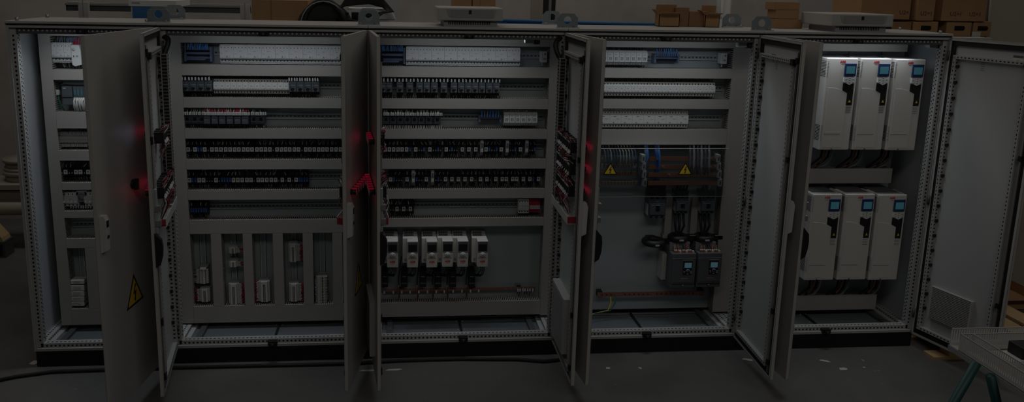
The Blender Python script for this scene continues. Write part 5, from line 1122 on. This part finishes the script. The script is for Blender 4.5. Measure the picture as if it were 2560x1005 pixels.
# ------------------------------------------------------------------ right: pallet, goods, trestle with slotted ducts
q = at(2340, 900, Z=.0); t = thing('pallet', 'light wooden pallet on the floor under the open right-hand door', 'pallet', (q[0], q[1], 0)); p = MB()
for y in (0, .3, .6): p.box(-.02, 1.0, y, y+.1, .0, .02, 'wood')
p.build('bottom_board', t); p = MB()
for y in (0, .3, .6):
    for x in (.09, .5, .9): p.box(x, x+.1, y+.005, y+.095, .02, .09, 'wood')
p.build('block', t); p = MB()
for k in range(5): p.box(.07+k*.19, .07+k*.19+.14, 0, .7, .09, .11, 'wood')
p.build('deck_board', t)
q = at(2535, 800, Y=.3); t = carton('open_box', 'light brown open carton beyond the free edge of the right-hand door', q[0]-.12, q[0]+.5, .55, .95, 0.001, q[2]+.05, m='card', flaps=True)
m = MB(); qq = at(2531, 748, Y=1.0); m.cyl((qq[0], 1.0, qq[2]-.03), (qq[0]+.02, 1.18, qq[2]-.03), .075, 'wood', 20); tag(m.build('wood_disc', None), 'pale wooden roll end above the open carton at the right edge', 'roll')
t = thing('shelving_unit', 'dark shelving unit beyond the right-hand door', 'shelf', (7.6, 1.6, 0)); o3 = (7.6, 1.6, 0)
for z in (.55, .95, 1.35): MB(o3).box(6.55, 9, 1.2, 1.7, z, z+.035, 'cab').build('shelf_board', t)
for x in (6.52, 8.9): MB(o3).box(x, x+.05, 1.2, 1.7, 0, 1.9, 'darksteel').build('post', t)
MB(o3).box(6.5, 9, 1.7, 1.72, 0, 1.9, 'rubber').build('back', t)
# mounting plate on a trestle
ZR = .70; cx, cy = 4.79, -1.42
t = thing('assembly_plate', 'grey mounting plate lying on green trestles at the front right', 'plate', (cx, cy, ZR)); MB().box(-.004, 1.2, -1.1, .004, -.024, 0, 'grey').build('plate', t)
t = thing('trestle', 'green steel trestle under the mounting plate at the front right', 'trestle', (cx+.3, cy-.3, 0))
p = MB(); p.box(-.18, .75, -.03, .03, ZR-.07, ZR-.026, 'tgreen'); p.build('top_bar', t)
def _leg(px0, py0, px1, py1):
    a = at(px0, py0, Y=cy-.3); b_ = at(px1, py1, Y=cy-.3); f = (a[2])/(a[2]-b_[2]); c_ = a+(b_-a)*f
    MB((cx+.3, cy-.3, 0)).tube([tuple(a+(a-b_)*.1), tuple(c_)], .020, 'tgreen', 12).build('leg', t)
_leg(2437, 915, 2385, 1005); _leg(2477, 945, 2491, 1005)
def tray_duct(x0, x1, y0, y1, label):
    """lying slotted duct without its cover: fingers standing upwards"""
    t = thing('slotted_duct', label, 'cable duct', (x0, y0, ZR), group='open slotted ducts on the mounting plate'); p = MB((x0, y0, ZR)); H = .085; al = (x1-x0) > (y1-y0)
    p.box(x0, x1, y0, y1, ZR, ZR+.003, 'offw')
    for e in ((y0, y0+.002), (y1-.002, y1)) if al else ((x0, x0+.002), (x1-.002, x1)):
        L0, L1 = (x0, x1) if al else (y0, y1); s = L0
        def bb(a, c2, za, zb_): p.box(a, c2, e[0], e[1], za, zb_, 'offw') if al else p.box(e[0], e[1], a, c2, za, zb_, 'offw')
        bb(L0, L1, ZR, ZR+.02); bb(L0, L1, ZR+H-.006, ZR+H)
        while s < L1-.004: bb(s, min(s+.0076, L1), ZR+.02, ZR+H-.004); s += .0125
    p.build('fingered_wall', t)
tray_duct(cx, cx+1.1, cy-.062, cy, 'open slotted grey duct along the far edge of the mounting plate, front right'); tray_duct(cx, cx+.062, cy-1.05, cy-.066, 'open slotted grey duct along the near left edge of the mounting plate, front right')
q = at(2548, 890, Z=ZR+.03); t = thing('breaker_part', 'black switch with a white base lying inside the slotted ducts, front right', 'switch', (q[0], q[1], ZR)); p = MB(); p.box(-.09, .06, -.05, .06, 0, .03, 'offw'); p.build('base', t, bevel=.003); p = MB(); p.box(-.02, .12, -.04, .05, .03, .085, 'black'); p.build('switch_block', t, bevel=.003)

# ------------------------------------------------------------------ light
def area(name, loc, rot, sx, sy, power, col, spread=math.pi):
    l = bpy.data.lights.new(name, 'AREA'); l.shape = 'RECTANGLE'; l.size = sx; l.size_y = sy; l.energy = power; l.color = col; l.spread = spread
    o = bpy.data.objects.new(name, l); COL.objects.link(o); o.location = loc; o.rotation_euler = rot; return o
for i in range(5):
    x0, x1 = BX[i], BX[i+1]; xm = (x0+x1)/2; L = .86 if i else .56; f = (1.15, 1, 1, 1, 1.1)[i]; c = (.86, .93, 1.)
    area('cabinet_light', (xm, .066, 2.034), (math.radians(55), 0, 0), L, .02, 1.0*f, c)
    area('cabinet_light', (xm, .075, 2.032), (0, 0, 0), L, .02, 2.5*f, c, math.radians(140))
    area('cabinet_light', (xm, .095, 2.032), (0, 0, 0), L, .02, 1.3*f, c, math.radians(70))
    area('cabinet_light', (xm, .060, 2.030), (math.radians(-22), 0, 0), L, .02, 3.0*f, c, math.radians(95))
area('hall_light', (2.8, 1.5, 6.2), (0, 0, 0), 11, .8, 330.0, (1, .95, .88))
area('hall_light', (3.9, -5.2, 6.0), (math.radians(22), 0, 0), 8, 1.2, 300.0, (1, .95, .88))
W = bpy.data.worlds.new('world'); SC.world = W; W.use_nodes = True; W.node_tree.nodes['Background'].inputs[0].default_value = (.62, .6, .56, 1); W.node_tree.nodes['Background'].inputs[1].default_value = 0.08
SC.view_settings.view_transform = 'Standard'; SC.view_settings.look = 'None'; SC.view_settings.gamma = 1; SC.view_settings.use_curve_mapping = False
SC.view_settings.exposure = -2.6
